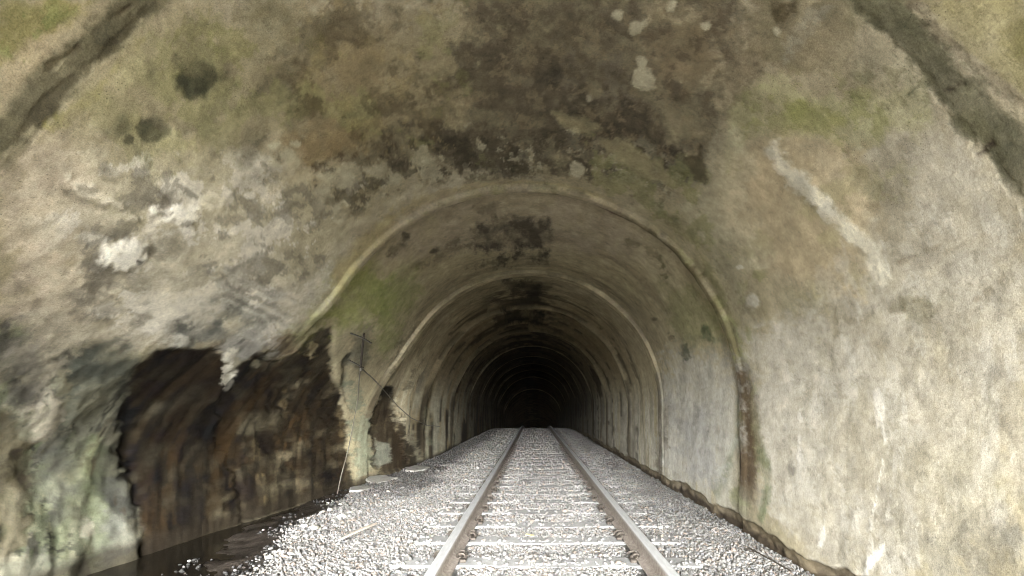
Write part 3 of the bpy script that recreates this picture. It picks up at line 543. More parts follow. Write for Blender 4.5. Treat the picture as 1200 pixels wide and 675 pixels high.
('P',(138,146,62),0.75,0.1341,0.0958,0.25,0,0,0,[(4.75,5.41),(4.95,5.06),(5.64,5.17),(6.47,5.48),(5.92,5.72),(5.51,5.9),(4.98,5.8)]),
('P',(128,130,62),0.6,0.0763,0.0594,0.25,0,0,0,[(4.59,6.09),(4.65,5.78),(4.73,5.66),(5.12,5.92),(5.05,6.16),(4.86,6.27)]),
('P',(140,110,82),0.6,0.042,0.0336,0.25,0,0,0,[(4.5,6.11),(4.71,6.03),(5.08,6.18),(4.86,6.27)]),
('P',(164,148,100),0.75,0.0727,0.0485,0.2,0,0,0,[(4.44,5.27),(4.45,4.84),(4.5,4.3),(4.67,4.53),(4.81,5.11),(4.76,5.56)]),
('P',(178,170,142),1,0.0113,0.0135,0.2,-0.008,0,0,[(2.56,2.79),(2.59,2.79),(2.61,2.81),(2.61,2.83),(2.6,2.85),(2.58,2.86),(2.56,2.85),(2.54,2.84),(2.53,2.82),(2.54,2.8)]),
('P',(178,170,142),1,0.0115,0.0139,0.2,-0.008,0,0,[(2.62,2.68),(2.65,2.68),(2.67,2.7),(2.68,2.72),(2.67,2.74),(2.65,2.75),(2.62,2.75),(2.59,2.74),(2.58,2.72),(2.59,2.69)]),
('P',(178,170,142),1,0.0113,0.0135,0.2,-0.008,0,0,[(2.56,2.66),(2.58,2.66),(2.59,2.66),(2.59,2.67),(2.59,2.69),(2.58,2.69),(2.56,2.69),(2.55,2.69),(2.54,2.67),(2.55,2.66)]),
('P',(178,170,142),1,0.0107,0.0128,0.2,-0.008,0,0,[(2.42,2.55),(2.44,2.55),(2.46,2.56),(2.46,2.58),(2.46,2.59),(2.44,2.6),(2.42,2.6),(2.4,2.59),(2.4,2.58),(2.4,2.56)]),
('P',(178,170,142),1,0.0125,0.015,0.2,-0.008,0,0,[(2.84,2.6),(2.87,2.6),(2.89,2.61),(2.9,2.63),(2.89,2.65),(2.87,2.66),(2.84,2.66),(2.82,2.65),(2.81,2.63),(2.82,2.62)]),
('P',(178,170,142),1,0.0131,0.0157,0.2,-0.008,0,0,[(2.94,2.52),(3.01,2.51),(3.07,2.54),(3.1,2.58),(3.07,2.63),(3.01,2.66),(2.94,2.66),(2.89,2.63),(2.87,2.59),(2.89,2.55)]),
('P',(178,170,142),1,0.0144,0.0173,0.2,-0.008,0,0,[(3.28,2.86),(3.31,2.87),(3.33,2.88),(3.34,2.9),(3.33,2.91),(3.3,2.92),(3.27,2.92),(3.25,2.91),(3.24,2.89),(3.25,2.87)]),
('P',(178,170,142),1,0.0108,0.0129,0.2,-0.008,0,0,[(2.44,2.36),(2.46,2.35),(2.47,2.36),(2.48,2.37),(2.47,2.38),(2.46,2.39),(2.45,2.39),(2.44,2.38),(2.43,2.37),(2.44,2.36)]),
('P',(178,170,142),1,0.01,0.012,0.2,-0.008,0,0,[(2.27,2.04),(2.29,2.04),(2.3,2.04),(2.3,2.05),(2.3,2.06),(2.29,2.07),(2.28,2.08),(2.27,2.07),(2.27,2.06),(2.27,2.05)]),
('P',(178,170,142),1,0.019,0.0228,0.2,-0.008,0,0,[(4.3,2.83),(4.38,2.84),(4.45,2.86),(4.47,2.9),(4.43,2.94),(4.36,2.95),(4.27,2.95),(4.21,2.92),(4.2,2.89),(4.23,2.85)]),
('P',(150,140,104),0.75,0.038,0.0317,0.25,-0.008,0,0,[(3.54,3.13),(3.53,2.88),(3.6,2.74),(3.74,2.85),(3.66,3.06)]),
('P',(154,144,108),0.9375,0.0404,0.0404,0.2,-0.008,0,0,[(3.77,2.75),(3.68,2.59),(3.77,2.31),(3.88,2.09),(4.03,2.36),(3.91,2.65)]),
('P',(160,152,122),0.875,0.0333,0.0266,0.2,0,0,0,[(3.67,4.61),(3.74,4.48),(3.92,4.5),(3.84,4.63)]),
('P',(176,168,138),0.875,0.038,0.038,0.2,-0.008,0,0,[(3.44,4.9),(3.54,4.66),(3.75,4.71),(3.71,4.9)]),
('P',(168,160,128),0.75,0.0479,0.041,0.2,0,0,0,[(3.73,4.27),(3.81,4.1),(4.06,4.08),(4.0,4.26)]),
('P',(176,168,140),0.8125,0.0265,0.0331,0.2,-0.006,0,0,[(3.8,4.51),(3.84,4.53),(3.85,4.56),(3.84,4.6),(3.8,4.62),(3.75,4.63),(3.72,4.61),(3.71,4.58),(3.72,4.54),(3.75,4.52)]),
('P',(176,168,140),0.8125,0.0283,0.0354,0.2,-0.006,0,0,[(4.05,4.43),(4.09,4.45),(4.11,4.48),(4.1,4.51),(4.07,4.54),(4.02,4.54),(3.98,4.53),(3.96,4.5),(3.98,4.46),(4.01,4.44)]),
('P',(176,168,140),0.8125,0.0261,0.0327,0.2,-0.006,0,0,[(3.75,4.74),(3.77,4.76),(3.78,4.78),(3.77,4.81),(3.73,4.83),(3.7,4.83),(3.67,4.82),(3.67,4.79),(3.68,4.76),(3.71,4.75)]),
('P',(176,168,140),0.8125,0.0253,0.0316,0.2,-0.006,0,0,[(3.63,4.93),(3.66,4.94),(3.66,4.97),(3.64,5.0),(3.61,5.02),(3.57,5.02),(3.54,5.0),(3.54,4.97),(3.56,4.95),(3.59,4.93)]),
('P',(176,168,140),0.8125,0.0276,0.0345,0.2,-0.006,0,0,[(3.93,4.12),(3.97,4.13),(3.99,4.15),(3.99,4.18),(3.97,4.21),(3.93,4.21),(3.9,4.2),(3.88,4.18),(3.88,4.15),(3.9,4.12)]),
('P',(176,168,140),0.8125,0.0255,0.0319,0.2,-0.006,0,0,[(3.62,3.76),(3.65,3.76),(3.67,3.78),(3.68,3.81),(3.67,3.83),(3.64,3.83),(3.62,3.83),(3.6,3.81),(3.59,3.79),(3.6,3.77)]),
('P',(96,86,60),0.6,0.0264,0.0264,0.3,0.006,0,0,[(3.81,4.84),(3.83,4.87),(3.83,4.92),(3.8,4.97),(3.76,5.01),(3.71,5.02),(3.69,5.0),(3.69,4.95),(3.72,4.9),(3.77,4.86)]),
('P',(96,86,60),0.6,0.0278,0.0278,0.3,0.006,0,0,[(4.0,4.59),(4.04,4.62),(4.06,4.69),(4.03,4.78),(3.97,4.84),(3.9,4.85),(3.87,4.82),(3.86,4.75),(3.89,4.67),(3.94,4.61)]),
('P',(96,86,60),0.6,0.0281,0.0281,0.3,0.006,0,0,[(4.05,4.88),(4.08,4.91),(4.08,4.95),(4.04,5.01),(3.99,5.04),(3.95,5.05),(3.93,5.03),(3.93,4.99),(3.96,4.93),(4.0,4.89)]),
('P',(74,66,46),0.85,0.0246,0.0246,0.25,0.008,0,0,[(3.5,2.11),(3.31,2.07),(3.46,1.97),(3.57,1.88),(3.68,1.93)]),
('P',(212,206,184),1,0.0444,0.0296,0.2,-0.012,0,0,[(2.94,1.75),(2.83,1.72),(2.83,1.52),(2.8,1.22),(2.73,1.07),(2.63,0.91),(2.65,0.71),(2.73,0.71),(2.75,0.87),(2.86,1.05),(2.96,1.27),(3.02,1.57)]),
('P',(222,216,198),0.75,0.0251,0.0251,0.2,0,0,0,[(2.93,1.35),(2.78,1.24),(2.79,1.13),(2.93,1.21)]),
('P',(140,132,100),0.6,0.0161,0.0107,0.25,0,0,0,[(3.02,1.36),(3.03,1.34),(3.05,1.32),(3.08,1.32),(3.1,1.34),(3.1,1.37),(3.08,1.4),(3.06,1.41),(3.04,1.41),(3.02,1.39)]),
('P',(206,200,184),1,0.0215,0.0287,0.2,-0.012,0,0,[(3.98,0.89),(4.03,0.86),(4.1,0.85),(4.18,0.87),(4.22,0.91),(4.21,0.95),(4.15,0.97),(4.07,0.98),(4.0,0.96),(3.97,0.93)]),
('P',(118,108,86),0.7,0.0189,0.0151,0.25,0,0,0,[(4.24,0.87),(4.28,0.85),(4.32,0.84),(4.35,0.85),(4.37,0.87),(4.36,0.9),(4.33,0.92),(4.28,0.93),(4.25,0.92),(4.23,0.9)]),
('P',(226,220,203),0.875,0.0106,0.0071,0.2,0,0,0,[(3.99,1.2),(4.01,1.2),(4.05,1.2),(4.08,1.21),(4.09,1.22),(4.09,1.24),(4.06,1.24),(4.03,1.24),(4.0,1.23),(3.99,1.22)]),
('P',(120,112,78),0.7,0.0264,0.0264,0.25,0.006,0,0,[(2.42,0.46),(2.46,0.44),(2.52,0.44),(2.58,0.47),(2.61,0.52),(2.6,0.56),(2.56,0.58),(2.5,0.57),(2.44,0.54),(2.42,0.5)]),
('P',(96,88,62),0.7,0.0186,0.0186,0.25,0,0,0,[(2.62,0.53),(2.65,0.52),(2.68,0.52),(2.7,0.53),(2.7,0.55),(2.68,0.58),(2.65,0.59),(2.62,0.59),(2.6,0.58),(2.6,0.56)]),
('P',(108,100,70),0.7,0.0132,0.0132,0.25,0,0,0,[(2.49,0.55),(2.5,0.54),(2.51,0.53),(2.53,0.53),(2.54,0.55),(2.54,0.56),(2.53,0.57),(2.52,0.57),(2.5,0.57),(2.49,0.56)]),
('P',(120,110,76),0.7,0.0225,0.0225,0.25,0.006,0,0,[(3.16,0.55),(3.19,0.49),(3.23,0.46),(3.25,0.47),(3.26,0.51),(3.25,0.56),(3.21,0.62),(3.18,0.65),(3.15,0.65),(3.15,0.61)]),
('P',(118,108,78),0.5,0.0215,0.0215,0.25,0,0,0,[(2.99,0.54),(3.01,0.52),(3.05,0.52),(3.09,0.52),(3.12,0.54),(3.13,0.56),(3.11,0.58),(3.07,0.58),(3.03,0.57),(3.0,0.56)]),
('P',(150,140,108),0.4,0.0214,0.0214,0.25,0,0,0,[(2.41,0.32),(2.42,0.26),(2.44,0.23),(2.46,0.23),(2.47,0.27),(2.46,0.33),(2.44,0.39),(2.42,0.42),(2.41,0.42),(2.4,0.38)]),
('P',(136,124,100),0.6,0.011,0.0147,0.25,0,0,0,[(2.06,0.74),(2.07,0.74),(2.08,0.73),(2.1,0.73),(2.12,0.74),(2.13,0.74),(2.12,0.75),(2.1,0.76),(2.08,0.76),(2.07,0.75)]),
('P',(136,124,100),0.6,0.0112,0.0149,0.25,0,0,0,[(2.1,0.51),(2.1,0.5),(2.12,0.49),(2.13,0.49),(2.15,0.49),(2.15,0.5),(2.15,0.51),(2.14,0.52),(2.12,0.52),(2.11,0.52)]),
('P',(136,124,100),0.6,0.0122,0.0163,0.25,0,0,0,[(2.27,0.77),(2.28,0.76),(2.31,0.76),(2.34,0.76),(2.37,0.77),(2.38,0.78),(2.37,0.79),(2.34,0.79),(2.31,0.79),(2.28,0.78)]),
('P',(136,124,100),0.6,0.0132,0.0177,0.25,0,0,0,[(2.44,0.77),(2.46,0.76),(2.49,0.75),(2.54,0.75),(2.58,0.76),(2.59,0.77),(2.58,0.78),(2.54,0.79),(2.49,0.79),(2.46,0.78)]),
('P',(136,124,100),0.6,0.0115,0.0154,0.25,0,0,0,[(2.17,0.49),(2.17,0.48),(2.18,0.47),(2.2,0.47),(2.21,0.48),(2.21,0.49),(2.21,0.5),(2.2,0.5),(2.19,0.5),(2.18,0.5)]),
('P',(146,136,112),0.35,0.0658,0.0575,0.25,0,0,0,[(2.17,0.74),(2.23,0.7),(2.32,0.69),(2.44,0.72),(2.52,0.79),(2.52,0.87),(2.46,0.92),(2.35,0.92),(2.24,0.87),(2.18,0.81)]),
('L',(214,209,196),0.875,0.0127,0.0152,0.2,-0.006,0,0.0203,[(2.9,0.09),(2.87,-0.07),(2.84,-0.22),(2.89,-0.43),(2.97,-0.75)]),
('L',(214,209,196),0.875,0.0165,0.0198,0.2,-0.006,0,0.0264,[(3.75,-0.03),(3.78,-0.42)]),
('L',(214,209,196),0.875,0.0151,0.0181,0.2,-0.006,0,0.0242,[(3.42,-0.74),(3.48,-1.0)]),
('L',(214,209,196),0.875,0.0129,0.0155,0.2,-0.006,0,0.0207,[(2.86,-0.82),(3.04,-1.06)]),
('L',(216,210,198),0.875,0.0102,0.0102,0.2,0,0,0.0153,[(2.92,0.08),(2.9,-0.12)]),
('P',(112,106,96),0.75,0.0203,0.0203,0.25,0,0,0,[(3.78,-0.49),(3.8,-0.52),(3.83,-0.55),(3.88,-0.56),(3.92,-0.54),(3.94,-0.51),(3.92,-0.48),(3.88,-0.45),(3.83,-0.45),(3.8,-0.46)]),
('L',(150,142,124),0.5,0.0177,0.0212,0.4,0.004,0,0.0212,[(4.19,0.01),(4.02,-0.17),(4.0,-0.59),(3.91,-0.71)]),
('L',(140,132,112),0.5,0.0164,0.0328,0.5,0.006,0,0.0164,[(3.91,-0.71),(3.5,-0.76),(3.04,-0.75),(2.69,-0.64),(2.42,-0.61)]),
('L',(140,132,112),0.4,0.0116,0.0231,0.5,0.004,0,0.0116,[(2.25,-0.43),(2.19,-0.52),(2.15,-0.62)]),
('P',(126,120,102),0.75,0.0871,0.0634,0.25,0,0,0,[(2.52,-0.68),(2.23,-0.52),(2.04,-0.44),(2.04,-0.71),(2.47,-0.86)]),
('P',(100,96,84),0.6,0.0439,0.0329,0.25,0,0,0,[(2.15,-0.54),(2.04,-0.48),(2.04,-0.68),(2.11,-0.66)]),
('P',(166,156,130),0.45,0.0993,0.0772,0.25,0,0,0,[(3.3,-0.02),(2.97,0.03),(2.89,-0.48),(3.21,-0.7),(3.35,-0.38)]),
('L',(150,142,118),0.4,0.0345,0.0307,0.3,0,0,0.0384,[(2.19,0.14),(2.21,-0.21),(2.17,-0.4)]),
('L',(92,80,50),0.85,0.0333,0.0333,0.3,0,0,0.075,[(4.85,2.63),(4.89,2.04),(4.8,1.36),(4.76,0.84),(4.75,0.39),(4.66,-0.03),(4.6,-0.35),(4.67,-0.69)]),
('L',(84,66,42),0.95,0.0661,0.0413,0.15,0,0,0.1817,[(4.78,0.3),(4.67,-0.12),(4.66,-0.44),(4.71,-0.82)]),
('L',(86,96,52),0.8,0.0561,0.0374,0.2,0,0,0.0936,[(5.17,-0.54),(5.31,-0.78),(5.51,-0.96)]),
('L',(90,106,58),0.75,0.0354,0.0265,0.2,0,0,0.0442,[(4.95,0.05),(5.0,-0.3),(5.17,-0.63)]),
('L',(96,108,62),0.7,0.038,0.0304,0.3,0,0,0.0532,[(4.38,-0.41),(4.27,-0.63),(4.3,-0.86),(4.38,-1.01)]),
('L',(120,116,80),0.5,0.0468,0.0312,0.3,0,0,0.0625,[(4.53,-0.03),(4.43,-0.34),(4.39,-0.53)]),
('L',(112,110,92),0.5,0.0844,0.0506,0.3,0,0,0.1856,[(4.83,-0.88),(4.79,-1.17)]),
('P',(132,124,98),0.6,0.0668,0.052,0.25,0,0,0,[(4.29,1.52),(3.97,1.48),(4.02,0.99),(4.12,0.78),(4.47,0.77),(4.53,1.09)]),
('P',(104,100,58),0.7,0.0401,0.0321,0.25,0,0,0,[(4.47,1.6),(4.44,1.49),(4.53,1.09),(4.58,0.86),(4.74,0.91),(4.67,1.27)]),
('P',(82,24,18),0.95,0.013,0.0087,0,-0.006,0,0,[(4.92,2.38),(4.97,2.4),(5.01,2.44),(5.02,2.48),(5.0,2.52),(4.95,2.54),(4.9,2.52),(4.87,2.49),(4.86,2.44),(4.88,2.4)]),
('P',(82,24,18),0.9,0.013,0.0087,0.25,0,0,0,[(4.95,2.5),(4.98,2.51),(5.01,2.52),(5.01,2.55),(4.99,2.56),(4.95,2.57),(4.92,2.56),(4.89,2.55),(4.89,2.52),(4.91,2.51)]),
('L',(86,100,54),0.6,0.0306,0.0306,0.3,0,0,0.0612,[(4.35,2.16),(4.37,2.08)]),
('L',(104,104,62),0.5,0.0465,0.0388,0.3,0,0,0.0931,[(4.43,1.99),(4.41,1.68)]),
('L',(170,156,112),0.875,0.0245,0.0245,0.2,0,0,0.0489,[(4.62,5.42),(4.55,4.78),(4.62,4.15),(4.67,3.49),(4.67,2.83),(4.74,2.47)]),
('P',(182,178,166),0.8,0.1791,0.112,0.25,0,0,0,[(7.0,0.83),(4.86,0.48),(4.95,-0.38),(5.34,-0.88),(6.72,-1.11),(8.12,-0.91),(7.68,0.08)]),
('P',(150,148,146),0.5,0.1551,0.1108,0.25,0,0,0,[(7.35,0.08),(5.73,-0.04),(5.46,-0.81),(6.72,-0.99)]),
('L',(128,124,108),0.5,0.0582,0.0465,0.5,0,0,0.0582,[(6.33,0.87),(6.72,0.31),(6.84,-0.41)]),
('L',(128,124,108),0.5,0.0532,0.0425,0.5,0,0,0.0532,[(5.84,0.8),(6.13,0.28),(6.22,-0.37)]),
('L',(128,124,108),0.5,0.0492,0.0394,0.5,0,0,0.0492,[(5.43,0.74),(5.66,0.26),(5.73,-0.34)]),
('L',(128,124,108),0.5,0.0455,0.0364,0.5,0,0,0.0455,[(5.06,0.69),(5.23,0.24),(5.29,-0.32)]),
('P',(164,150,128),0.7,0.1371,0.0979,0.25,0,0,0,[(4.67,4.53),(4.74,2.47),(5.38,1.9),(6.3,2.43),(6.93,3.59),(5.81,4.63),(5.23,5.19)]),
('P',(46,40,30),0.8,0.0964,0.075,0.45,0,0,0,[(5.54,3.92),(5.56,3.53),(5.58,3.1),(6.35,3.05),(6.76,3.11),(6.63,3.58),(6.49,4.04),(5.95,4.05)]),
('P',(38,34,26),0.8,0.0859,0.0736,0.45,0,0,0,[(6.88,4.24),(6.77,3.89),(6.72,3.11),(7.14,3.08),(7.26,3.61),(7.2,4.13)]),
('P',(84,76,60),0.6,0.0371,0.0278,0.25,0,0,0,[(5.13,3.94),(5.15,3.65),(5.41,3.71),(5.48,3.87)]),
('L',(62,58,40),0.8,0.0272,0.0272,0.3,0.01,0,0.0544,[(5.2,4.94),(5.22,4.76),(5.09,4.68)]),
('L',(70,64,44),0.7,0.027,0.027,0.3,0,0,0.0361,[(5.19,4.98),(5.09,4.86)]),
('P',(64,58,40),0.8,0.0204,0.0204,0.25,0,0,0,[(5.84,4.48),(5.89,4.49),(5.9,4.52),(5.88,4.56),(5.83,4.59),(5.78,4.59),(5.74,4.58),(5.73,4.55),(5.75,4.51),(5.79,4.48)]),
('P',(72,66,46),0.6,0.0308,0.0308,0.25,0,0,0,[(5.88,4.18),(5.92,4.2),(5.94,4.25),(5.92,4.3),(5.87,4.33),(5.81,4.35),(5.77,4.33),(5.76,4.29),(5.78,4.24),(5.82,4.2)]),
('L',(84,78,54),0.6,0.0424,0.0424,0.3,0,0,0.0424,[(5.92,4.79),(6.05,4.45),(6.15,4.11)]),
('L',(86,84,48),0.7,0.0284,0.0379,0.3,0,0,0.0379,[(5.47,2.19),(5.33,1.98),(5.32,1.73),(5.49,1.6)]),
('P',(80,80,42),0.75,0.0286,0.0286,0.25,0,0,0,[(5.38,1.57),(5.49,1.57),(5.57,1.58),(5.61,1.6),(5.58,1.64),(5.5,1.66),(5.39,1.67),(5.31,1.66),(5.28,1.63),(5.31,1.6)]),
('P',(120,122,72),0.6,0.1388,0.0892,0.25,0,0,0,[(5.78,1.63),(4.97,1.26),(5.16,0.7),(6.0,0.71),(6.33,1.12)]),
('P',(62,78,46),0.8,0.0286,0.0286,0.25,0,0,0,[(5.31,0.79),(5.35,0.74),(5.43,0.72),(5.5,0.72),(5.55,0.76),(5.55,0.81),(5.5,0.86),(5.42,0.88),(5.34,0.87),(5.3,0.84)]),
('P',(66,72,46),0.7,0.0331,0.0331,0.25,0,0,0,[(6.12,0.68),(6.2,0.63),(6.32,0.6),(6.42,0.61),(6.47,0.65),(6.45,0.71),(6.35,0.77),(6.24,0.79),(6.14,0.78),(6.1,0.73)]),
('P',(62,58,40),0.8,0.0231,0.0231,0.25,0,0,0,[(6.45,0.95),(6.5,0.93),(6.58,0.93),(6.67,0.94),(6.72,0.97),(6.72,0.99),(6.66,1.0),(6.58,1.0),(6.5,0.99),(6.45,0.97)]),
('P',(66,62,44),0.7,0.0239,0.0119,0.25,0,0,0,[(6.68,1.27),(6.73,1.26),(6.81,1.27),(6.89,1.28),(6.94,1.31),(6.94,1.32),(6.89,1.33),(6.81,1.32),(6.73,1.3),(6.68,1.28)]),
('P',(66,62,44),0.7,0.0116,0.0116,0.25,0,0,0,[(6.52,1.01),(6.55,1.0),(6.59,1.0),(6.64,1.0),(6.66,1.02),(6.65,1.03),(6.62,1.04),(6.57,1.04),(6.53,1.03),(6.51,1.02)]),
('P',(132,140,72),0.65,0.1356,0.0904,0.25,0,0,0,[(5.37,5.26),(5.71,4.85),(6.58,5.0),(7.18,5.62),(7.27,6.03),(6.54,5.86)]),
('L',(96,84,62),0.7,0.055,0.055,0.3,0,0,0.0962,[(7.59,-0.05),(7.69,-0.59),(8.23,-1.0)]),
('L',(96,88,70),0.6,0.0411,0.0411,0.3,0,0,0.0548,[(7.78,0.5),(7.84,-0.06)]),
('L',(74,66,46),0.6,0.0405,0.054,0.4,0,0,0.054,[(7.88,6.25),(7.55,5.78),(7.64,5.38)]),
('L',(74,66,46),0.7,0.0473,0.0473,0.4,0,0,0.0631,[(9.01,6.42),(8.96,6.02)]),
('L',(182,172,140),0.75,0.0668,0.0501,0.2,0,0,0.0835,[(8.88,6.66),(9.39,7.15),(10.27,7.91)]),
('L',(150,150,120),0.5,0.0769,0.0577,0.4,0,0,0.0961,[(10.7,6.83),(11.21,7.62)]),
('P',(40,34,24),0.8,0.0625,0.0469,0.25,0,0,0,[(8.26,3.77),(8.54,3.19),(9.25,3.05),(9.61,3.72)]),
('P',(36,32,24),0.85,0.0615,0.0615,0.25,0,0,0,[(10.39,3.94),(11.18,3.0),(12.89,3.05),(12.32,3.95)]),
('M',(15,12,6),0.7,0.0358,0.1431,0.08,0,0,0.0089,[(3.21,6.38),(5.43,5.92),(7.55,8.07),(4.21,8.04)]),
('M',(68,48,18),0.5,0.0358,0.161,0.25,0,0,0.0089,[(3.21,6.38),(5.43,5.92),(7.55,8.07),(4.21,8.04)]),
('M',(86,84,60),0.6,0.0327,0.0718,0.1,0,0,0,[(1.96,1.85),(1.84,1.71),(1.76,1.11),(1.89,0.8)]),
('M',(84,78,56),0.6,0.0332,0.073,0.1,0,0,0,[(1.8,5.63),(1.84,5.04),(1.98,4.87),(1.94,5.82)]),
]

def polygon_distance(u, v, pu, pv):
    """signed distance, negative inside"""
    d2 = np.full(u.shape, 1e9); inside = np.zeros(u.shape, bool)
    n = len(pu)
    for i in range(n):
        j = (i + 1) % n
        ex, ey = pu[j] - pu[i], pv[j] - pv[i]
        wx, wy = u - pu[i], v - pv[i]
        t = np.clip((wx * ex + wy * ey) / (ex * ex + ey * ey + 1e-12), 0, 1)
        d2 = np.minimum(d2, (wx - ex * t) ** 2 + (wy - ey * t) ** 2)
        cnd = ((pv[i] > v) != (pv[j] > v)) & (u < (pu[j] - pu[i]) * (v - pv[i]) / (pv[j] - pv[i] + 1e-12) + pu[i])
        inside ^= cnd
    d = np.sqrt(d2)
    return np.where(inside, -d, d)

def line_distance(u, v, pu, pv):
    d2 = np.full(u.shape, 1e9)
    for i in range(len(pu) - 1):
        ex, ey = pu[i + 1] - pu[i], pv[i + 1] - pv[i]
        wx, wy = u - pu[i], v - pv[i]
        t = np.clip((wx * ex + wy * ey) / (ex * ex + ey * ey + 1e-12), 0, 1)
        d2 = np.minimum(d2, (wx - ex * t) ** 2 + (wy - ey * t) ** 2)
    return np.sqrt(d2)

S0, S1 = -1.42, pi * R + 1.55
def over(col, c, m):
    col += (np.asarray(c) - col) * m[..., None]

def lining_section(k, z0, z1):
    # rows get closer together towards the mouth end so that relief stays fine where it is seen large
    zs = [z0]
    while zs[-1] < z1 - 1e-6:
        z = zs[-1]
        step = 0.25 if z < 1.2 else max(0.006, 1.7 * z * z / (R * 486))
        if z < 9.6: step = min(step, .023)
        step = min(step, .2)
        zs.append(min(z + step, z1))
    if len(zs) > 2 and zs[-1] - zs[-2] < 0.002: zs.pop(-2)
    zs = np.array(zs)
    ncol = 820
    ss = np.linspace(S0, S1, ncol)
    S, Zz = np.meshgrid(ss, zs)
    th = np.clip(S / R, 0, pi)
    x = XC + R * np.cos(th); h = R * np.sin(th)
    h = np.where(S < 0, S, np.where(S > pi * R, pi * R - S, h))
    nx = np.cos(th); nh = np.where((S < 0) | (S > pi * R), 0, np.sin(th))
    left = S > pi * R / 2
    x = x - np.where(left, flare(Zz) * wfl(h, Zz), 0)
    X3, H3 = x, h
    # ---------------- colour of the concrete itself
    big = fbm(X3 * .9, Zz * .9, H3 * .9, 4, 3)
    mid = fbm(X3 * 3.2, Zz * 3.2, H3 * 3.2, 5, 11)
    fin = fbm(X3 * 14, Zz * 14, H3 * 14, 4, 23)
    col = np.empty(S.shape + (4,)); rgb = col[..., :3]; wet = np.zeros(S.shape)
    rgb[:] = lin((160, 148, 118))
    over(rgb, lin((176, 166, 142)), sstep(-.1, .6, big) * .8)
    over(rgb, lin((144, 134, 100)), sstep(.0, .7, -big) * .75)
    over(rgb, lin((128, 126, 84)), sstep(.15, .7, fbm(X3 * 1.7 + 40, Zz * 1.7, H3 * 1.7, 4, 31)) * .45)
    # ---------------- deeper sections: run-off streaks down the walls, soot along the crown
    crown = np.abs(S - pi * R / 2)
    deep = sstep(4.8, 5.2, Zz)
    if z1 > 4.9:
        streak = fbm(Zz * 2.6, S * .7, 0, 5, 41)
        streak2 = fbm(Zz * 11, S * .8 + 7, 0, 3, 47)
        over(rgb, lin((176, 162, 124)), deep * .7)
        over(rgb, lin((150, 126, 84)), sstep(7.5, 11, Zz) * .5 * sstep(.2, 1.0, S))
        over(rgb, lin((84, 74, 52)), deep * sstep(.1, .7, streak) * .3)
        over(rgb, lin((176, 166, 132)), deep * sstep(.2, .8, -streak2) * .25)
        wallr = sstep(.4, -.4, S - .2) * deep
        over(rgb, lin((176, 172, 160)), wallr * .65 * sstep(-.5, .3, streak2 + .2))
        over(rgb, lin((110, 106, 96)), wallr * .5 * sstep(.1, .6, streak))
        ringn = fbm(Zz * 3.4, S * .6, 0, 5, 53, .62)
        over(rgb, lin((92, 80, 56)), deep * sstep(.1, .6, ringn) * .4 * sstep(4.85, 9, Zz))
        soot = fbm(Zz * 1.6, S * 2.2, 0, 4, 61)
        sm = sstep(1.5, .3, crown + .35 * soot) * sstep(7.8, 9.5, Zz)
        over(rgb, lin((34, 29, 21)), np.clip(sm * sstep(-.35, .35, soot + .1), 0, 1) * .9)
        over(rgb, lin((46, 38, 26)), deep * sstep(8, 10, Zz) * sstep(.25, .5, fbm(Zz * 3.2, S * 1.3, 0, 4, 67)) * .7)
        # wet black runs and white lime down the left wall
        lw = sstep(pi * R - 1.0, pi * R + .2, S) * sstep(7.6, 9.2, Zz)
        dr = fbm(Zz * 2.3, S * .35, 0, 3, 71) + .25 * fbm(Zz * 9, S * 2, 0, 2, 73)
        edge = sstep(.0, .22, dr - .35 * sstep(pi * R + .6, pi * R - .6, S))
        over(rgb, lin((44, 36, 22)), lw * edge * .95); wet = np.maximum(wet, lw * edge * .5)
        over(rgb, lin((188, 184, 158)), lw * sstep(.02, -.3, dr) * .65)
    over(rgb, lin((52, 45, 34)), sstep(11, 19, Zz) * .72)  # gloom of the far tunnel painted into the lining, darker with depth
    # ---------------- joints: a proud bead, a dark seam behind it
    disp = .010 * big + .004 * mid * (1.0 + .5 * np.clip(-big, 0, 1)) + .0012 * fin
    for jz in JOINTS[2:-2]:
        wob = .018 * fbm(S * 1.3 + jz, S * 0 + jz, 0, 3, 83) + .006 * fbm(S * 7 + jz, S * 0, 0, 2, 85)
        if abs(z0 - jz) > 5 and abs(z1 - jz) > 5: continue
        wd = .10 if jz < 5 else .08 + .017 * jz
        dz = Zz - (jz + wob)
        bead = sstep(-wd - .05, -wd + .01, dz) * (dz < .02)
        lip = sstep(-wd * .9, -wd * .45, dz) * (1 - sstep(-.02, .0, dz))
        here = sstep(pi * R - .65, pi * R - 1.0, S) if jz < 5 else 1.0      # lost where the wall has broken away
        low = .25 + .75 * sstep(.1, .9, S) * sstep(pi * R - .1, pi * R - .9, S)
        disp -= low * (.024 if jz < 5 else (.035 + .0012 * jz) + .012 * fbm(S * .9, S * 0 + jz, 0, 3, 86)) * bead * here
        bright = np.clip(.45 + .8 * fbm(S * 2.1, Zz * 2 + jz * 3, 0, 4, 87), 0, 1)
        over(rgb, lin((164, 152, 112) if jz < 5 else (206, 192, 148)), here * lip * np.clip(bright + (.0 if jz < 5 else .2 if jz < 8 else .6), 0, 1) * (.6 if jz < 5 else .55 if jz < 8 else .7) * sstep(.15, .9, S) * sstep(pi * R - .1, pi * R - .9, S))
        over(rgb, lin((58, 49, 32)), np.exp(-((dz + wd + .03) / (.022 + .002 * jz)) ** 2) * np.clip(.5 + .6 * fbm(S * 2.2, S * 0 + jz, 0, 3, 89), 0, 1) * .8)
        over(rgb, lin((40, 33, 22)), here * np.exp(-((dz - .035) / (.022 + .003 * jz)) ** 2) * .9)
        over(rgb, lin((92, 80, 58)), sstep(-wd - .04, -wd + .02, dz) * (1 - sstep(.0, .03, dz)) * np.clip(sstep(.6, .0, S) + sstep(pi * R - .7, pi * R - .1, S), 0, 1) * .85)
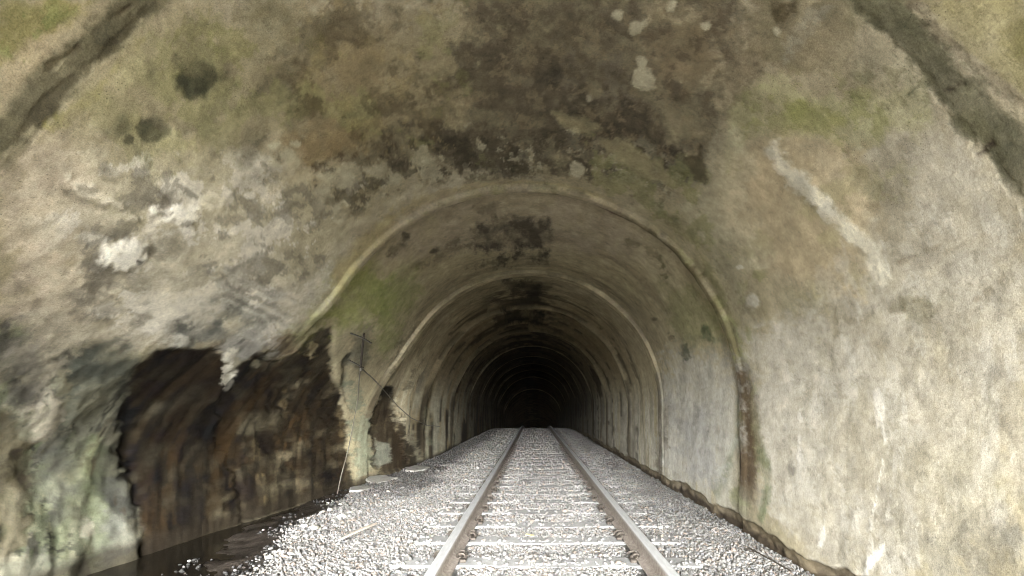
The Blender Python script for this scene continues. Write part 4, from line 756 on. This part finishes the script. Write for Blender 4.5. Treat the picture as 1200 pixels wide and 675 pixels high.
        disp += .035 * here * sstep(.0, .03, dz) * np.exp(-np.clip(dz, 0, None) / .9)
    # ---------------- lower left wall: knobbly lime-covered stone
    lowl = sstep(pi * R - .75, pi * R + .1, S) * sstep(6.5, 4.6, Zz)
    kn = fbm(X3 * 2.1, Zz * 3.4, H3 * 2.3, 4, 91)
    ridge = 1 - np.abs(fbm(X3 * 1.7 + 9, Zz * 2.6, H3 * 1.5, 3, 95))
    knob = lowl * (.026 * kn - .018 * (ridge - .7)); disp += knob
    over(rgb, lin((150, 148, 120)), lowl * .55)
    over(rgb, lin((92, 92, 80)), lowl * sstep(.1, .5, kn) * .7)
    # ---------------- marks with a place and a shape of their own
    zmin, zmax = zs[0], zs[-1]
    U = R * np.log(np.clip(Zz, .3, None)); V = S
    wa = fbm(U * 3.1, V * 3.1, 0, 3, 101); wb = fbm(U * 11, V * 11, 0, 4, 103); brk = fbm(U * 8, V * 8, 0, 5, 107)
    wc = fbm(U * 34, V * 34, 0, 3, 109, .7)
    for mi, (kind, c, a, soft, warp, nz, d, wv, wid, pts) in enumerate(MARKS):
        pz = np.array([p[0] for p in pts]); ps = np.array([p[1] for p in pts])
        pad = (soft + warp * 1.6 + wid) * 1.2 + .02
        pu = R * np.log(pz)
        u0, u1, v0, v1 = pu.min() - pad, pu.max() + pad, ps.min() - pad, ps.max() + pad
        zr = np.where((U[:, 0] >= u0) & (U[:, 0] <= u1))[0]; cr = np.where((ss >= v0) & (ss <= v1))[0]
        if len(zr) == 0 or len(cr) == 0: continue
        sl = (slice(zr[0], zr[-1] + 1), slice(cr[0], cr[-1] + 1))
        u, v = U[sl], V[sl]
        dist = polygon_distance(u, v, pu, ps) if kind in 'PM' else line_distance(u, v, pu, ps) - wid / 2
        if kind == 'M':        # broken-up growth or peeling inside a soft region
            m = sstep(soft, -soft, dist + soft * .8 * wa[sl])
            q = fbm(u / warp + mi * 3.7, v / warp * (1.0 if wid == 0 else .14 if pz.mean() > 4.2 and ps.mean() > 5 else .3), 0, 6, 300 + mi, .66)
            m = m * sstep(nz - .07, nz + .09, q - .5 * (1 - m))
            nz = .15
        else:
            dist = dist + warp * (.5 * wa[sl] + .95 * wb[sl] + (.1 if wv else .6) * wc[sl])
            sf = soft * (.8 if soft > .06 or max(c) < 112 else .62)
            m = sstep(sf, -sf, dist)
        al = a * m * np.clip(1 - nz * (.5 + 1.7 * brk[sl]), 0, 1)
        sub = rgb[sl]; sub += (lin(c) - sub) * al[..., None]
        if wv: 
            w = wet[sl]; w += (wv - w) * m
        elif max(c) > 120:
            w = wet[sl]; w *= (1 - al)
        if d: disp[sl] += (d if wv else .25 * d) * m
    # wet hollows are rough old rock, ribbed by run-off
    rib = fbm(Zz * 7, S * 1.1, 0, 4, 111); rb2 = fbm(X3 * 9, Zz * 9, H3 * 9, 4, 113)
    ww = sstep(.3, .7, wet) * sstep(9, 8, Zz)
    disp += ww * (.010 * rib + .003 * rb2 - knob)
    rgb *= (1 + ww * (.2 * rb2 + .5 * rib))[..., None]
    rgb *= (1 - .36 * lowl)[..., None]         # colour dimmed over this stretch to hold down the strong light on it
    # grime mottling everywhere, lime bloom in places
    mot = fbm(X3 * 6, Zz * 6, H3 * 6, 5, 117, .65)
    rgb *= np.clip(1 + (.22 - .12 * sstep(1.4, .6, S)) * mot + .14 * fin, .35, 1.7)[..., None]
    # ---------------- right-hand foot: the render stops short above the old footing
    ft = .11 + .05 * fbm(Zz * 1.6, Zz * 0, 0, 3, 121) + .018 * fbm(Zz * 9, Zz * 0, 0, 3, 123) - (S + 1.2)
    fm = sstep(-.004, .012, ft) * (S < 0) * sstep(2.0, 2.6, Zz)
    over(rgb, lin((104, 90, 66)), fm * .9)
    over(rgb, lin((58, 46, 32)), fm * sstep(.07, .12, ft + .02 * mid) * .85)
    disp += fm * .035 + .02 * fm * fbm(X3 * 6, Zz * 6, H3 * 12, 3, 127)
    lf = sstep(.10, .0, (1.2 - (S - pi * R)) + .0 + .04 * mid) * (S > pi * R)      # damp foot of the left wall
    over(rgb, lin((40, 33, 22)), lf * .8); wet = np.maximum(wet, lf * .6)
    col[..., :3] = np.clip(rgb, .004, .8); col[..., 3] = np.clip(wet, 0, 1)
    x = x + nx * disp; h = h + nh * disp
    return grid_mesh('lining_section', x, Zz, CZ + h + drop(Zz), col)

tunnel = empty('railway_tunnel', (0, 0, 0))
tag(tunnel, 'arched concrete railway tunnel, its stained lining cast in rings receding into darkness', 'tunnel')
for k in range(len(JOINTS) - 1):
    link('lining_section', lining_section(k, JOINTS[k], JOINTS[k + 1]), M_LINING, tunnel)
# added cap, unseen beyond the crest, closing the far end to keep it dark
ang = np.linspace(0, pi, 24)
ev = [(XC + (R + .3) * cos(a), 55.9, CZ + float(drop(55.9)) + (R + .3) * sin(a)) for a in ang] + [(XC - R - .3, 55.9, CZ + float(drop(55.9)) - 2), (XC + R + .3, 55.9, CZ + float(drop(55.9)) - 2)]
ev += [(a, b + .3, c) for a, b, c in ev]; n_ = len(ev) // 2
fc = [tuple(range(n_)), tuple(range(2 * n_ - 1, n_ - 1, -1))] + [(i, (i + 1) % n_, (i + 1) % n_ + n_, i + n_) for i in range(n_)]
me = bpy.data.meshes.new('added_far_end_cap'); me.from_pydata(ev, [], fc); me.update()
link('added_far_end_cap', me, M_GROUND, tunnel)

# ------------------------------------------------------------------ ground
def ballast_edge(y):
    return np.interp(y, [0, 2, 3.44, 4.75, 6.9, 9, 12, 60], [-1.6, -1.7, -1.95, -2.34, -2.58, -2.62, -2.8, -2.9])
def bed_height(x, y):
    e = ballast_edge(y) + .10 * noise(y * 1.7, y * 0, 0, 5) + .05 * noise(y * 6, y * 0, 0, 6)
    t = sstep(.05, -.50, x - e) * sstep(9.6, 8.2, y)
    t2 = sstep(-.45, -.95, x - e) * sstep(9.6, 8.2, y)
    b = -.019 - .056 * t - .060 * t2 + .020 * t * fbm(x * 4, y * 4, 0, 4, 131)
    b = b + (.003 + .009 * sstep(1.2, 1.5, np.abs(x))) * fbm(x * 2.2, y * 2.2, 0, 3, 137) - .05 * sstep(1.72, 1.98, x)
    b = b + .045 * sstep(-1.5, -1.95, x) * sstep(3.0, 5.5, y) * sstep(.0, -.02, t - .5) * 0
    return b, t
gx = np.linspace(-4.2, 2.35, 330); gy = np.concatenate([np.arange(-4.5, 2.4, .2), np.arange(2.4, 9, .022), np.arange(9, 20, .07), np.arange(20, 58, .3)])
GX, GY = np.meshgrid(gx, gy)
GH, DT = bed_height(GX, GY)
bc = np.empty(GX.shape + (4,)); brgb = bc[..., :3]
brgb[:] = lin((122, 119, 115))
nn = fbm(GX * 5, GY * 5, 0, 4, 139)
over(brgb, lin((50, 42, 34)), sstep(.05, .35, DT) * .95)
over(brgb, lin((30, 25, 20)), sstep(.1, .6, DT) * sstep(-.2, .4, nn) * .8)
side = sstep(-1.55, -2.1, GX + .2 * nn) * sstep(5.5, 8.5, GY)
over(brgb, lin((52, 45, 38)), side * .9)
over(brgb, lin((70, 64, 58)), sstep(1.4, 1.8, GX + .15 * nn) * .7)
brgb *= (1 + .25 * fbm(GX * 22, GY * 22, 0, 3, 141))[..., None]
bc[..., 3] = np.clip(sstep(.15, .5, DT) * .9 + side * .4, 0, 1)
bc[..., :3] = np.clip(brgb, .006, .7)
bed = link('trackbed', grid_mesh('trackbed', GX, GY, GH + drop(GY), bc), M_BED)
tag(bed, 'gritty trackbed with a dark muddy ditch along the left wall', kind='structure')

wx = np.linspace(-4.1, -1.6, 20); wy = np.linspace(1.2, 9.4, 40)
WX, WY = np.meshgrid(wx, wy)
wat = link('ditch_water', grid_mesh('ditch_water', WX, WY, WX * 0 - .098), M_WATER)
tag(wat, 'still dark water standing in the ditch at the foot of the left wall', kind='structure')

me = bpy.data.meshes.new('ground')
me.from_pydata([(-1500, -3000, -.35), (1500, -3000, -.35), (1500, -4.5, -.35), (-1500, -4.5, -.35)], [], [(0, 1, 2, 3)]); me.update()
gr = link('ground', me, M_GROUND)
tag(gr, 'grey gravel ground outside the tunnel mouth', kind='structure')

# ------------------------------------------------------------------ track: rails, sleepers, clips
track = empty('railway_track', (0, 0, 0))
tag(track, 'single railway track with dull steel rails on pale concrete sleepers', 'railway track')
RAIL_X = .7525; RAIL_TOP = .166
prof = [(-.07, 0), (.07, 0), (.07, .011), (.03, .022), (.012, .034), (.0095, .062), (.0095, .096), (.014, .108), (.034, .116), (.0355, .138), (.031, .147), (.022, .1505), (-.022, .1505), (-.031, .147), (-.0355, .138), (-.034, .116), (-.014, .108), (-.0095, .096), (-.0095, .062), (-.012, .034), (-.03, .022), (-.07, .011)]
ry = np.concatenate([np.arange(1.0, 24, 1.0), np.arange(24, 46, .5)])
def rail_mesh():
    n = len(prof); V = []; tone = []
    for y in ry:
        dz = float(drop(y)); wv = .0018 * math.sin(y * .9)
        for (px, pz) in prof:
            V.append((px + wv, y, RAIL_TOP - .1505 + pz + dz)); tone.append((1.0 if pz > .1445 else .25 if pz > .137 else 0,) * 3 + (1,))
    Fq = [(i * n + k, i * n + (k + 1) % n, (i + 1) * n + (k + 1) % n, (i + 1) * n + k) for i in range(len(ry) - 1) for k in range(n)]
    me = bpy.data.meshes.new('rail'); me.from_pydata(V, [], [f[::-1] for f in Fq]); me.update()
    at = me.color_attributes.new('tone', 'FLOAT_COLOR', 'POINT'); at.data.foreach_set('color', np.array(tone, np.float32).ravel())
    return me
rm = rail_mesh()
for sx in (-1, 1):
    o = link('rail', rm, M_RAIL, track); o.location = (sx * RAIL_X, 0, 0)

def sleeper_mesh(seed):
    rnd = random.Random(seed); bm = bmesh.new()
    xs = [-1.2, -1.17, -1.0, -.86, -.64, -.5, -.25, 0, .25, .5, .64, .86, 1.0, 1.17, 1.2]
    rows = []
    for i, x in enumerate(xs):
        end = abs(x) > 1.19
        top = (-.03 if end else .0) + (-.010 if abs(x) < .45 else 0) + rnd.uniform(-.003, .003)
        w = .115 - (.02 if end else 0) + rnd.uniform(-.004, .004)
        sec = [(-w - .03, -.20), (-w, top - .012), (-w + .018, top), (w - .018, top), (w, top - .012), (w + .03, -.20)]
        rows.append([bm.verts.new((x, a, b)) for a, b in sec])
    for i in range(len(rows) - 1):
        for k in range(5): bm.faces.new((rows[i][k], rows[i + 1][k], rows[i + 1][k + 1], rows[i][k + 1]))
        bm.faces.new((rows[i][5], rows[i + 1][5], rows[i + 1][0], rows[i][0]))
    bm.faces.new(rows[0]); bm.faces.new(rows[-1][::-1])
    bmesh.ops.recalc_face_normals(bm, faces=bm.faces)
    me = bpy.data.meshes.new('sleeper'); bm.to_mesh(me); bm.free(); return me
SLM = [sleeper_mesh(i) for i in range(4)]
# sprung loop clip: one bent bar
cp = []
for t in np.linspace(0, 1, 22):
    a = t * 2 * pi * 1.35
    cp.append((.092 + .036 * cos(a) - .012 * t, -.055 + .105 * t + .010 * sin(2 * a), .044 + .024 * sin(a)))
CLIP = tube_mesh('rail_clip', cp, .0095, 6)
bm = bmesh.new(); bmesh.ops.create_cube(bm, size=1)
bmesh.ops.scale(bm, vec=(.05, .10, .028), verts=bm.verts); bmesh.ops.translate(bm, vec=(.10, 0, .014), verts=bm.verts)
bmesh.ops.bevel(bm, geom=list(bm.edges), offset=.006, segments=1, affect='EDGES')
SHOULDER = bpy.data.meshes.new('clip_shoulder'); bm.to_mesh(SHOULDER); bm.free()
bm = bmesh.new(); bmesh.ops.create_cube(bm, size=1); bmesh.ops.scale(bm, vec=(.15, .17, .014), verts=bm.verts); bmesh.ops.translate(bm, vec=(0, 0, .0075), verts=bm.verts)
PAD = bpy.data.meshes.new('rail_pad'); bm.to_mesh(PAD); bm.free()
sleeper_y = [3.16 + .6 * i for i in range(46)]
rs = random.Random(4)
for i, y in enumerate(sleeper_y):
    y += rs.uniform(-.015, .015)
    s = link('sleeper', SLM[i % 4], M_SLEEPER, track)
    s.location = (rs.uniform(-.02, .02), y, float(drop(y)) + .004); s.rotation_euler = (0, 0, rs.uniform(-.012, .012))
    if y > 15: continue
    for sx in (-1, 1):
        p = link('rail_pad', PAD, M_PAD, s); p.location = (sx * RAIL_X - s.location.x, 0, -.004 + .0005)
        for side_ in (-1, 1):
            c = link('rail_clip', CLIP, M_CLIP, s); c.location = (sx * RAIL_X - s.location.x, 0, 0); c.scale = (side_, side_, 1)
            c = link('clip_shoulder', SHOULDER, M_CLIP, s); c.location = (sx * RAIL_X - s.location.x, 0, 0); c.scale = (side_, side_, 1)

# ------------------------------------------------------------------ ballast stones (uncountable: one mass)
rng = np.random.default_rng(8)
def ico(sub):
    bm = bmesh.new(); bmesh.ops.create_icosphere(bm, subdivisions=sub, radius=1)
    v = np.array([x.co[:] for x in bm.verts]); f = np.array([[q.index for q in p.verts] for p in bm.faces]); bm.free(); return v, f
def stone_shapes(sub, count, seed):
    r = np.random.default_rng(seed); v, f = ico(sub); out = []
    for i in range(count):
        w = v.copy()
        for _ in range(5):      # slice off facets, as crushed rock has
            n = r.normal(size=3); n /= np.linalg.norm(n); d = r.uniform(.45, .8)
            ex = np.clip(w @ n - d, 0, None); w = w - ex[:, None] * n
        w *= np.array([r.uniform(.8, 1.3), r.uniform(.75, 1.1), r.uniform(.45, .7)])
        out.append(w)
    return out, f
def scatter(pos, rad, tone, sub, seed):
    r = np.random.default_rng(seed); shapes, f = stone_shapes(sub, 14, seed); nv = len(shapes[0]); N = len(pos)
    sid = r.integers(0, len(shapes), N); base = np.stack(shapes)[sid]
    q = r.normal(size=(N, 4)) * np.array([1, .28, .28, 1]); q /= np.linalg.norm(q, axis=1)[:, None]
    w, x, y, z = q.T
    Rm = np.stack([1 - 2 * (y * y + z * z), 2 * (x * y - z * w), 2 * (x * z + y * w), 2 * (x * y + z * w), 1 - 2 * (x * x + z * z), 2 * (y * z - x * w), 2 * (x * z - y * w), 2 * (y * z + x * w), 1 - 2 * (x * x + y * y)], -1).reshape(N, 3, 3)
    V = np.einsum('nij,nvj->nvi', Rm, base) * rad[:, None, None] + pos[:, None, :]
    T = f[None] + (np.arange(N) * nv)[:, None, None]
    C = np.repeat(np.concatenate([tone, np.ones((N, 1))], 1)[:, None, :], nv, 1)
    return V.reshape(-1, 3), T.reshape(-1, 3), C.reshape(-1, 4)
def stone_field(y0, y1, cell, rbase):
    xs = np.arange(-3.0, 2.12, cell); ys = np.arange(y0, y1, cell)
    X, Y = np.meshgrid(xs, ys); X = X.ravel() + rng.uniform(-.5, .5, X.size) * cell; Y = Y.ravel() + rng.uniform(-.5, .5, Y.size) * cell
    e = ballast_edge(Y) + .10 * noise(Y * 1.7, Y * 0, 0, 5) + .05 * noise(Y * 6, Y * 0, 0, 6)
    keep = X > e - .12 + rng.normal(0, .07, X.size)
    mud = (~keep) & (X > e - .95 + rng.normal(0, .12, X.size)) & (Y < 9.2)
    keep |= mud & (rng.random(X.size) < .06 + .16 * noise(X * 3, Y * 3, 0, 171))
    far = sstep(7.5, 10, Y)
    dirt = sstep(-1.5, -2.0, X + .25 * fbm(X * 2, Y * 2, 0, 3, 151)) * sstep(5.5, 8, Y)
    keep &= rng.random(X.size) > dirt * .55
    keep &= X < 2.0 + .1
    r = rbase * np.exp(rng.normal(0, .28, X.size))
    dr_ = np.minimum(np.abs(X - RAIL_X), np.abs(X + RAIL_X))
    keep &= dr_ > .085 + r * .4
    fr = (Y - sleeper_y[0]) / .6; dy = np.abs(fr - np.round(fr)) * .6
    on = (dy < .125) & (np.abs(X) < 1.22) & (Y > sleeper_y[0] - .2)
    # some stones ride up over the sleepers, more towards the middle and the ends
    cover = .22 + .6 * sstep(.25, .6, fbm(X * 2.3, Y * 2.3, 0, 3, 157)) + .35 * sstep(1.0, 1.2, np.abs(X))
    cover = np.where(np.abs(np.abs(X) - RAIL_X) < .17, .0, cover)
    cover = cover * sstep(-.03, .11, dy)
    keep &= (~on) | (rng.random(X.size) < cover)
    X, Y, r, on, dirt, mud = X[keep], Y[keep], r[keep], on[keep], dirt[keep], mud[keep]
    H, t = bed_height(X, Y)
    Z = H + drop(Y) + r * .2 + rng.uniform(-.002, .005, X.size)
    crib = sstep(.3, .0, np.abs(dy[keep] - .3)) * (np.abs(X) < 1.2)
    Z = np.where(mud, np.maximum(Z, -.098 + drop(Y)), Z)
    Z = np.where(on, .006 + r * .5 + drop(Y), Z + .002)
    b = rng.normal(.98, .09, X.size)
    base = lin((121, 118, 114))
    tone = base[None] * np.clip(b, .5, 1.4)[:, None]
    pk = rng.random(X.size)
    tone = np.where((pk < .12)[:, None], tone * np.array([1.05, .92, .82]), tone)
    tone = np.where((pk > .90)[:, None], tone * np.array([.72, .75, .80]), tone)
    tone *= (1 - .62 * dirt - .38 * sstep(1.05, 1.7, X + .2 * fbm(X * 2, Y * 2, 0, 3, 161)) * sstep(4.2, 6, Y))[:, None]
    tone *= (1 + .10 * fbm(X * 1.5, Y * 1.5, 0, 3, 163))[:, None]
    tone *= np.where(mud & (rng.random(X.size) > .12), .2, 1.0)[:, None]
    return np.stack([X, Y, Z], -1), r, np.clip(tone, .02, .75)
parts = []
for (y0, y1, cell, rb, sub) in ((2.9, 5.0, .0215, .0150, 1), (5.0, 9.0, .0265, .0175, 1), (9.0, 18.0, .046, .026, 1), (18.0, 30.0, .08, .04, 1)):
    p, r, c = stone_field(y0, y1, cell, rb)
    parts.append(scatter(p, r, c, sub, int(y0 * 10)))
off = 0; VV, TT, CC = [], [], []
for v, t, c in parts:
    VV.append(v); TT.append(t + off); CC.append(c); off += len(v)
bal = link(name='ballast', me= raw_mesh('ballast', np.concatenate(VV), np.concatenate(TT), np.concatenate(CC)), mat=M_STONE)
tag(bal, 'pale crushed stone ballast around the sleepers and along the track', 'ballast', kind='stuff')

# ------------------------------------------------------------------ loose things
def stone_mesh(seed, tone):
    sh, f = stone_shapes(2, 1, seed); v = sh[0]
    return raw_mesh('stone', v, f, np.tile(np.array([*lin(tone), 1.0]), (len(v), 1)))
SM = [stone_mesh(200 + i, (206, 198, 182)) for i in range(5)]
rs = random.Random(21)
STONES = [(-2.427,4.88,.051),(-2.286,4.814,.059),(-2.33,4.509,.032),(-2.478,5.655,.04),(-2.512,6.038,.032),(-2.529,5.566,.039),(-2.533,5.239,.028),(-2.287,4.345,.023),(-2.255,3.936,.035),(-2.152,3.872,.022),(-2.209,4.048,.023),(-2.104,3.98,.028),(-2.2,5.278,.056),(-2.184,5.481,.038),(-2.278,6.25,.033),(-2.517,6.419,.025),(-2.24,6.537,.034),(-2.162,6.851,.026),(-2.75,6.25,.024),(-2.693,6.985,.037),(-2.229,3.711,.028),(-2.098,4.142,.024)]
for i, (x, y, r) in enumerate(STONES):
    o = link('loose_stone', SM[i % 5], M_STONE)
    h, _ = bed_height(np.array([x]), np.array([y]))
    o.location = (x, y, max(float(h[0]), -.098) + r * .42); o.scale = (r * 1.15, r, r * .85); o.rotation_euler = (rs.uniform(-.3, .3), rs.uniform(-.3, .3), rs.uniform(0, 6))
    tag(o, 'pale loose stone lying in the mud along the edge of the ditch', 'stone', 'pale stones along the ditch edge')

def flake(name, loc, sx, sy, th, rz, seed, tilt=(0, 0)):
    r = random.Random(seed); n = 11; bm = bmesh.new()
    ring = [(sx * cos(2 * pi * i / n) * r.uniform(.65, 1.1), sy * sin(2 * pi * i / n) * r.uniform(.65, 1.1)) for i in range(n)]
    lo = [bm.verts.new((a * 1.03, b * 1.03, 0)) for a, b in ring]
    hi = [bm.verts.new((a * .96, b * .96, th * r.uniform(.8, 1.15))) for a, b in ring]
    c = bm.verts.new((0, 0, th * 1.1))
    bm.faces.new(lo[::-1])
    for i in range(n):
        j = (i + 1) % n
        bm.faces.new((lo[i], lo[j], hi[j], hi[i])); bm.faces.new((hi[i], hi[j], c))
    me = bpy.data.meshes.new(name); bm.to_mesh(me); bm.free()
    o = link(name, me, M_SLAB); h, _ = bed_height(np.array([loc[0]]), np.array([loc[1]]))
    o.location = (loc[0], loc[1], max(float(h[0]), -.10) + .012); o.rotation_euler = (tilt[0], tilt[1], rz); return o
o = flake('plaster_slab', (-2.36, 9.3), .30, .34, .035, .2, 1, (.03, .02)); tag(o, 'largest flat pale plaster slab by the left wall, farthest along', 'plaster slab', 'fallen plaster slabs')
o = flake('plaster_slab', (-2.62, 7.95), .26, .34, .03, .4, 2, (.05, .0)); tag(o, 'flat pale plaster slab by the ditch, between two other slabs', 'plaster slab', 'fallen plaster slabs')
o = flake('plaster_slab', (-2.62, 7.05), .15, .22, .03, -.3, 3, (.0, .06)); tag(o, 'small plaster slab in the wet ditch, nearest of the fallen slabs', 'plaster slab', 'fallen plaster slabs')

# a weathered strip of wood, a dark rod and a dry leaf on the ballast
bm = bmesh.new(); pts = [(-1.80, 4.22, .040), (-1.755, 4.42, .046), (-1.70, 4.64, .050), (-1.665, 4.80, .043)]
rows = []
for i, p in enumerate(pts):
    w = [.006, .017, .020, .010][i]
    rows.append([bm.verts.new((p[0] + a * w, p[1] - a * w * .25, p[2] + b)) for a, b in ((-1, -.006), (1, -.006), (1, .007), (.2, .010), (-1, .005))])
for i in range(3):
    for k in range(5): bm.faces.new((rows[i][k], rows[i][(k + 1) % 5], rows[i + 1][(k + 1) % 5], rows[i + 1][k]))
bm.faces.new(rows[0][::-1]); bm.faces.new(rows[-1])
bmesh.ops.recalc_face_normals(bm, faces=bm.faces)
me = bpy.data.meshes.new('wood_strip'); bm.to_mesh(me); bm.free()
tag(link('wood_strip', me, M_WOOD), 'thin bleached strip of wood lying on the ballast left of the track', 'stick')
tag(link('metal_rod', tube_mesh('metal_rod', [(1.655, 4.02, .035), (1.675, 3.86, .034), (1.69, 3.65, .038), (1.705, 3.42, .036)], .006, 6), M_CLIP), 'thin dark rod lying on the ballast beside the right wall', 'rod')
bm = bmesh.new()
lv = [(-.045, 0, .004), (-.02, .028, .012), (.025, .026, .006), (.05, 0, .010), (.02, -.026, .003), (-.022, -.022, .010), (0, 0, .002)]
vb = [bm.verts.new(v) for v in lv]; vt = [bm.verts.new((a, b, c + .0025)) for a, b, c in lv]
for i in range(6):
    j = (i + 1) % 6; bm.faces.new((vb[j], vb[i], vb[6])); bm.faces.new((vt[i], vt[j], vt[6])); bm.faces.new((vb[i], vb[j], vt[j], vt[i]))
me = bpy.data.meshes.new('dry_leaf'); bm.to_mesh(me); bm.free()
o = link('dry_leaf', me, M_LEAF); o.location = (-.15, 4.39, .028); o.rotation_euler = (.1, .15, .6)
tag(o, 'single dry yellowish leaf on the ballast between the rails', 'leaf')

# old cable brackets and the slack wires on the left wall
e = empty('cable_bracket', (-2.22, 5.95, 2.06))
tag(e, 'rusty steel cable bracket with two cross arms on the left wall', 'bracket')
org = np.array([-2.22, 5.95, 2.06])
def rod(name, pts, r, mat=M_BRACKET, sides=6):
    return link(name, tube_mesh(name, [np.array(p) - org for p in pts], r, sides), mat, e)
rod('post', [(-2.20, 5.98, 2.09), (-2.30, 6.2, 1.92), (-2.43, 6.5, 1.71)], .014, M_CLIP)
rod('arm', [(-2.235, 5.64, 2.045), (-2.19, 5.85, 2.03), (-2.15, 6.10, 1.99)], .009)
rod('arm', [(-2.46, 6.18, 1.785), (-2.44, 6.35, 1.755), (-2.41, 6.55, 1.715)], .009)
rod('insulator', [(-2.43, 6.5, 1.725), (-2.425, 6.5, 1.69), (-2.42, 6.5, 1.67)], .014, M_BRACKET, 8)
w1 = [(-2.43, 6.5, 1.71), (-2.56, 6.8, 1.52), (-2.68, 7.1, 1.32), (-2.80, 7.25, .95), (-2.88, 7.25, .55), (-2.92, 7.1, .2), (-2.94, 7.0, -.06)]
tag(link('slack_wire', tube_mesh('slack_wire', w1, .008, 6), M_WIRE), 'thin wire hanging from the bracket down the left wall to the ditch', 'wire')
w2 = [(-2.42, 6.52, 1.70), (-2.45, 6.95, 1.63), (-2.50, 7.4, 1.56), (-2.53, 7.9, 1.44), (-2.52, 8.6, 1.2), (-2.44, 9.2, .98), (-2.36, 10.2, .80), (-2.33, 11.5, .72)]
tag(link('trailing_wire', tube_mesh('trailing_wire', w2, .008, 6), M_WIRE), 'dark wire trailing along the left wall deeper into the tunnel', 'wire')
# a broken brick showing at the joint over the second section
sh, f = stone_shapes(2, 1, 77)
o = link('exposed_brick', raw_mesh('exposed_brick', sh[0], f), M_BRICK, tunnel)
o.location = (.66, 4.80, 3.165); o.scale = (.085, .05, .035); o.rotation_euler = (0, .42, 0)
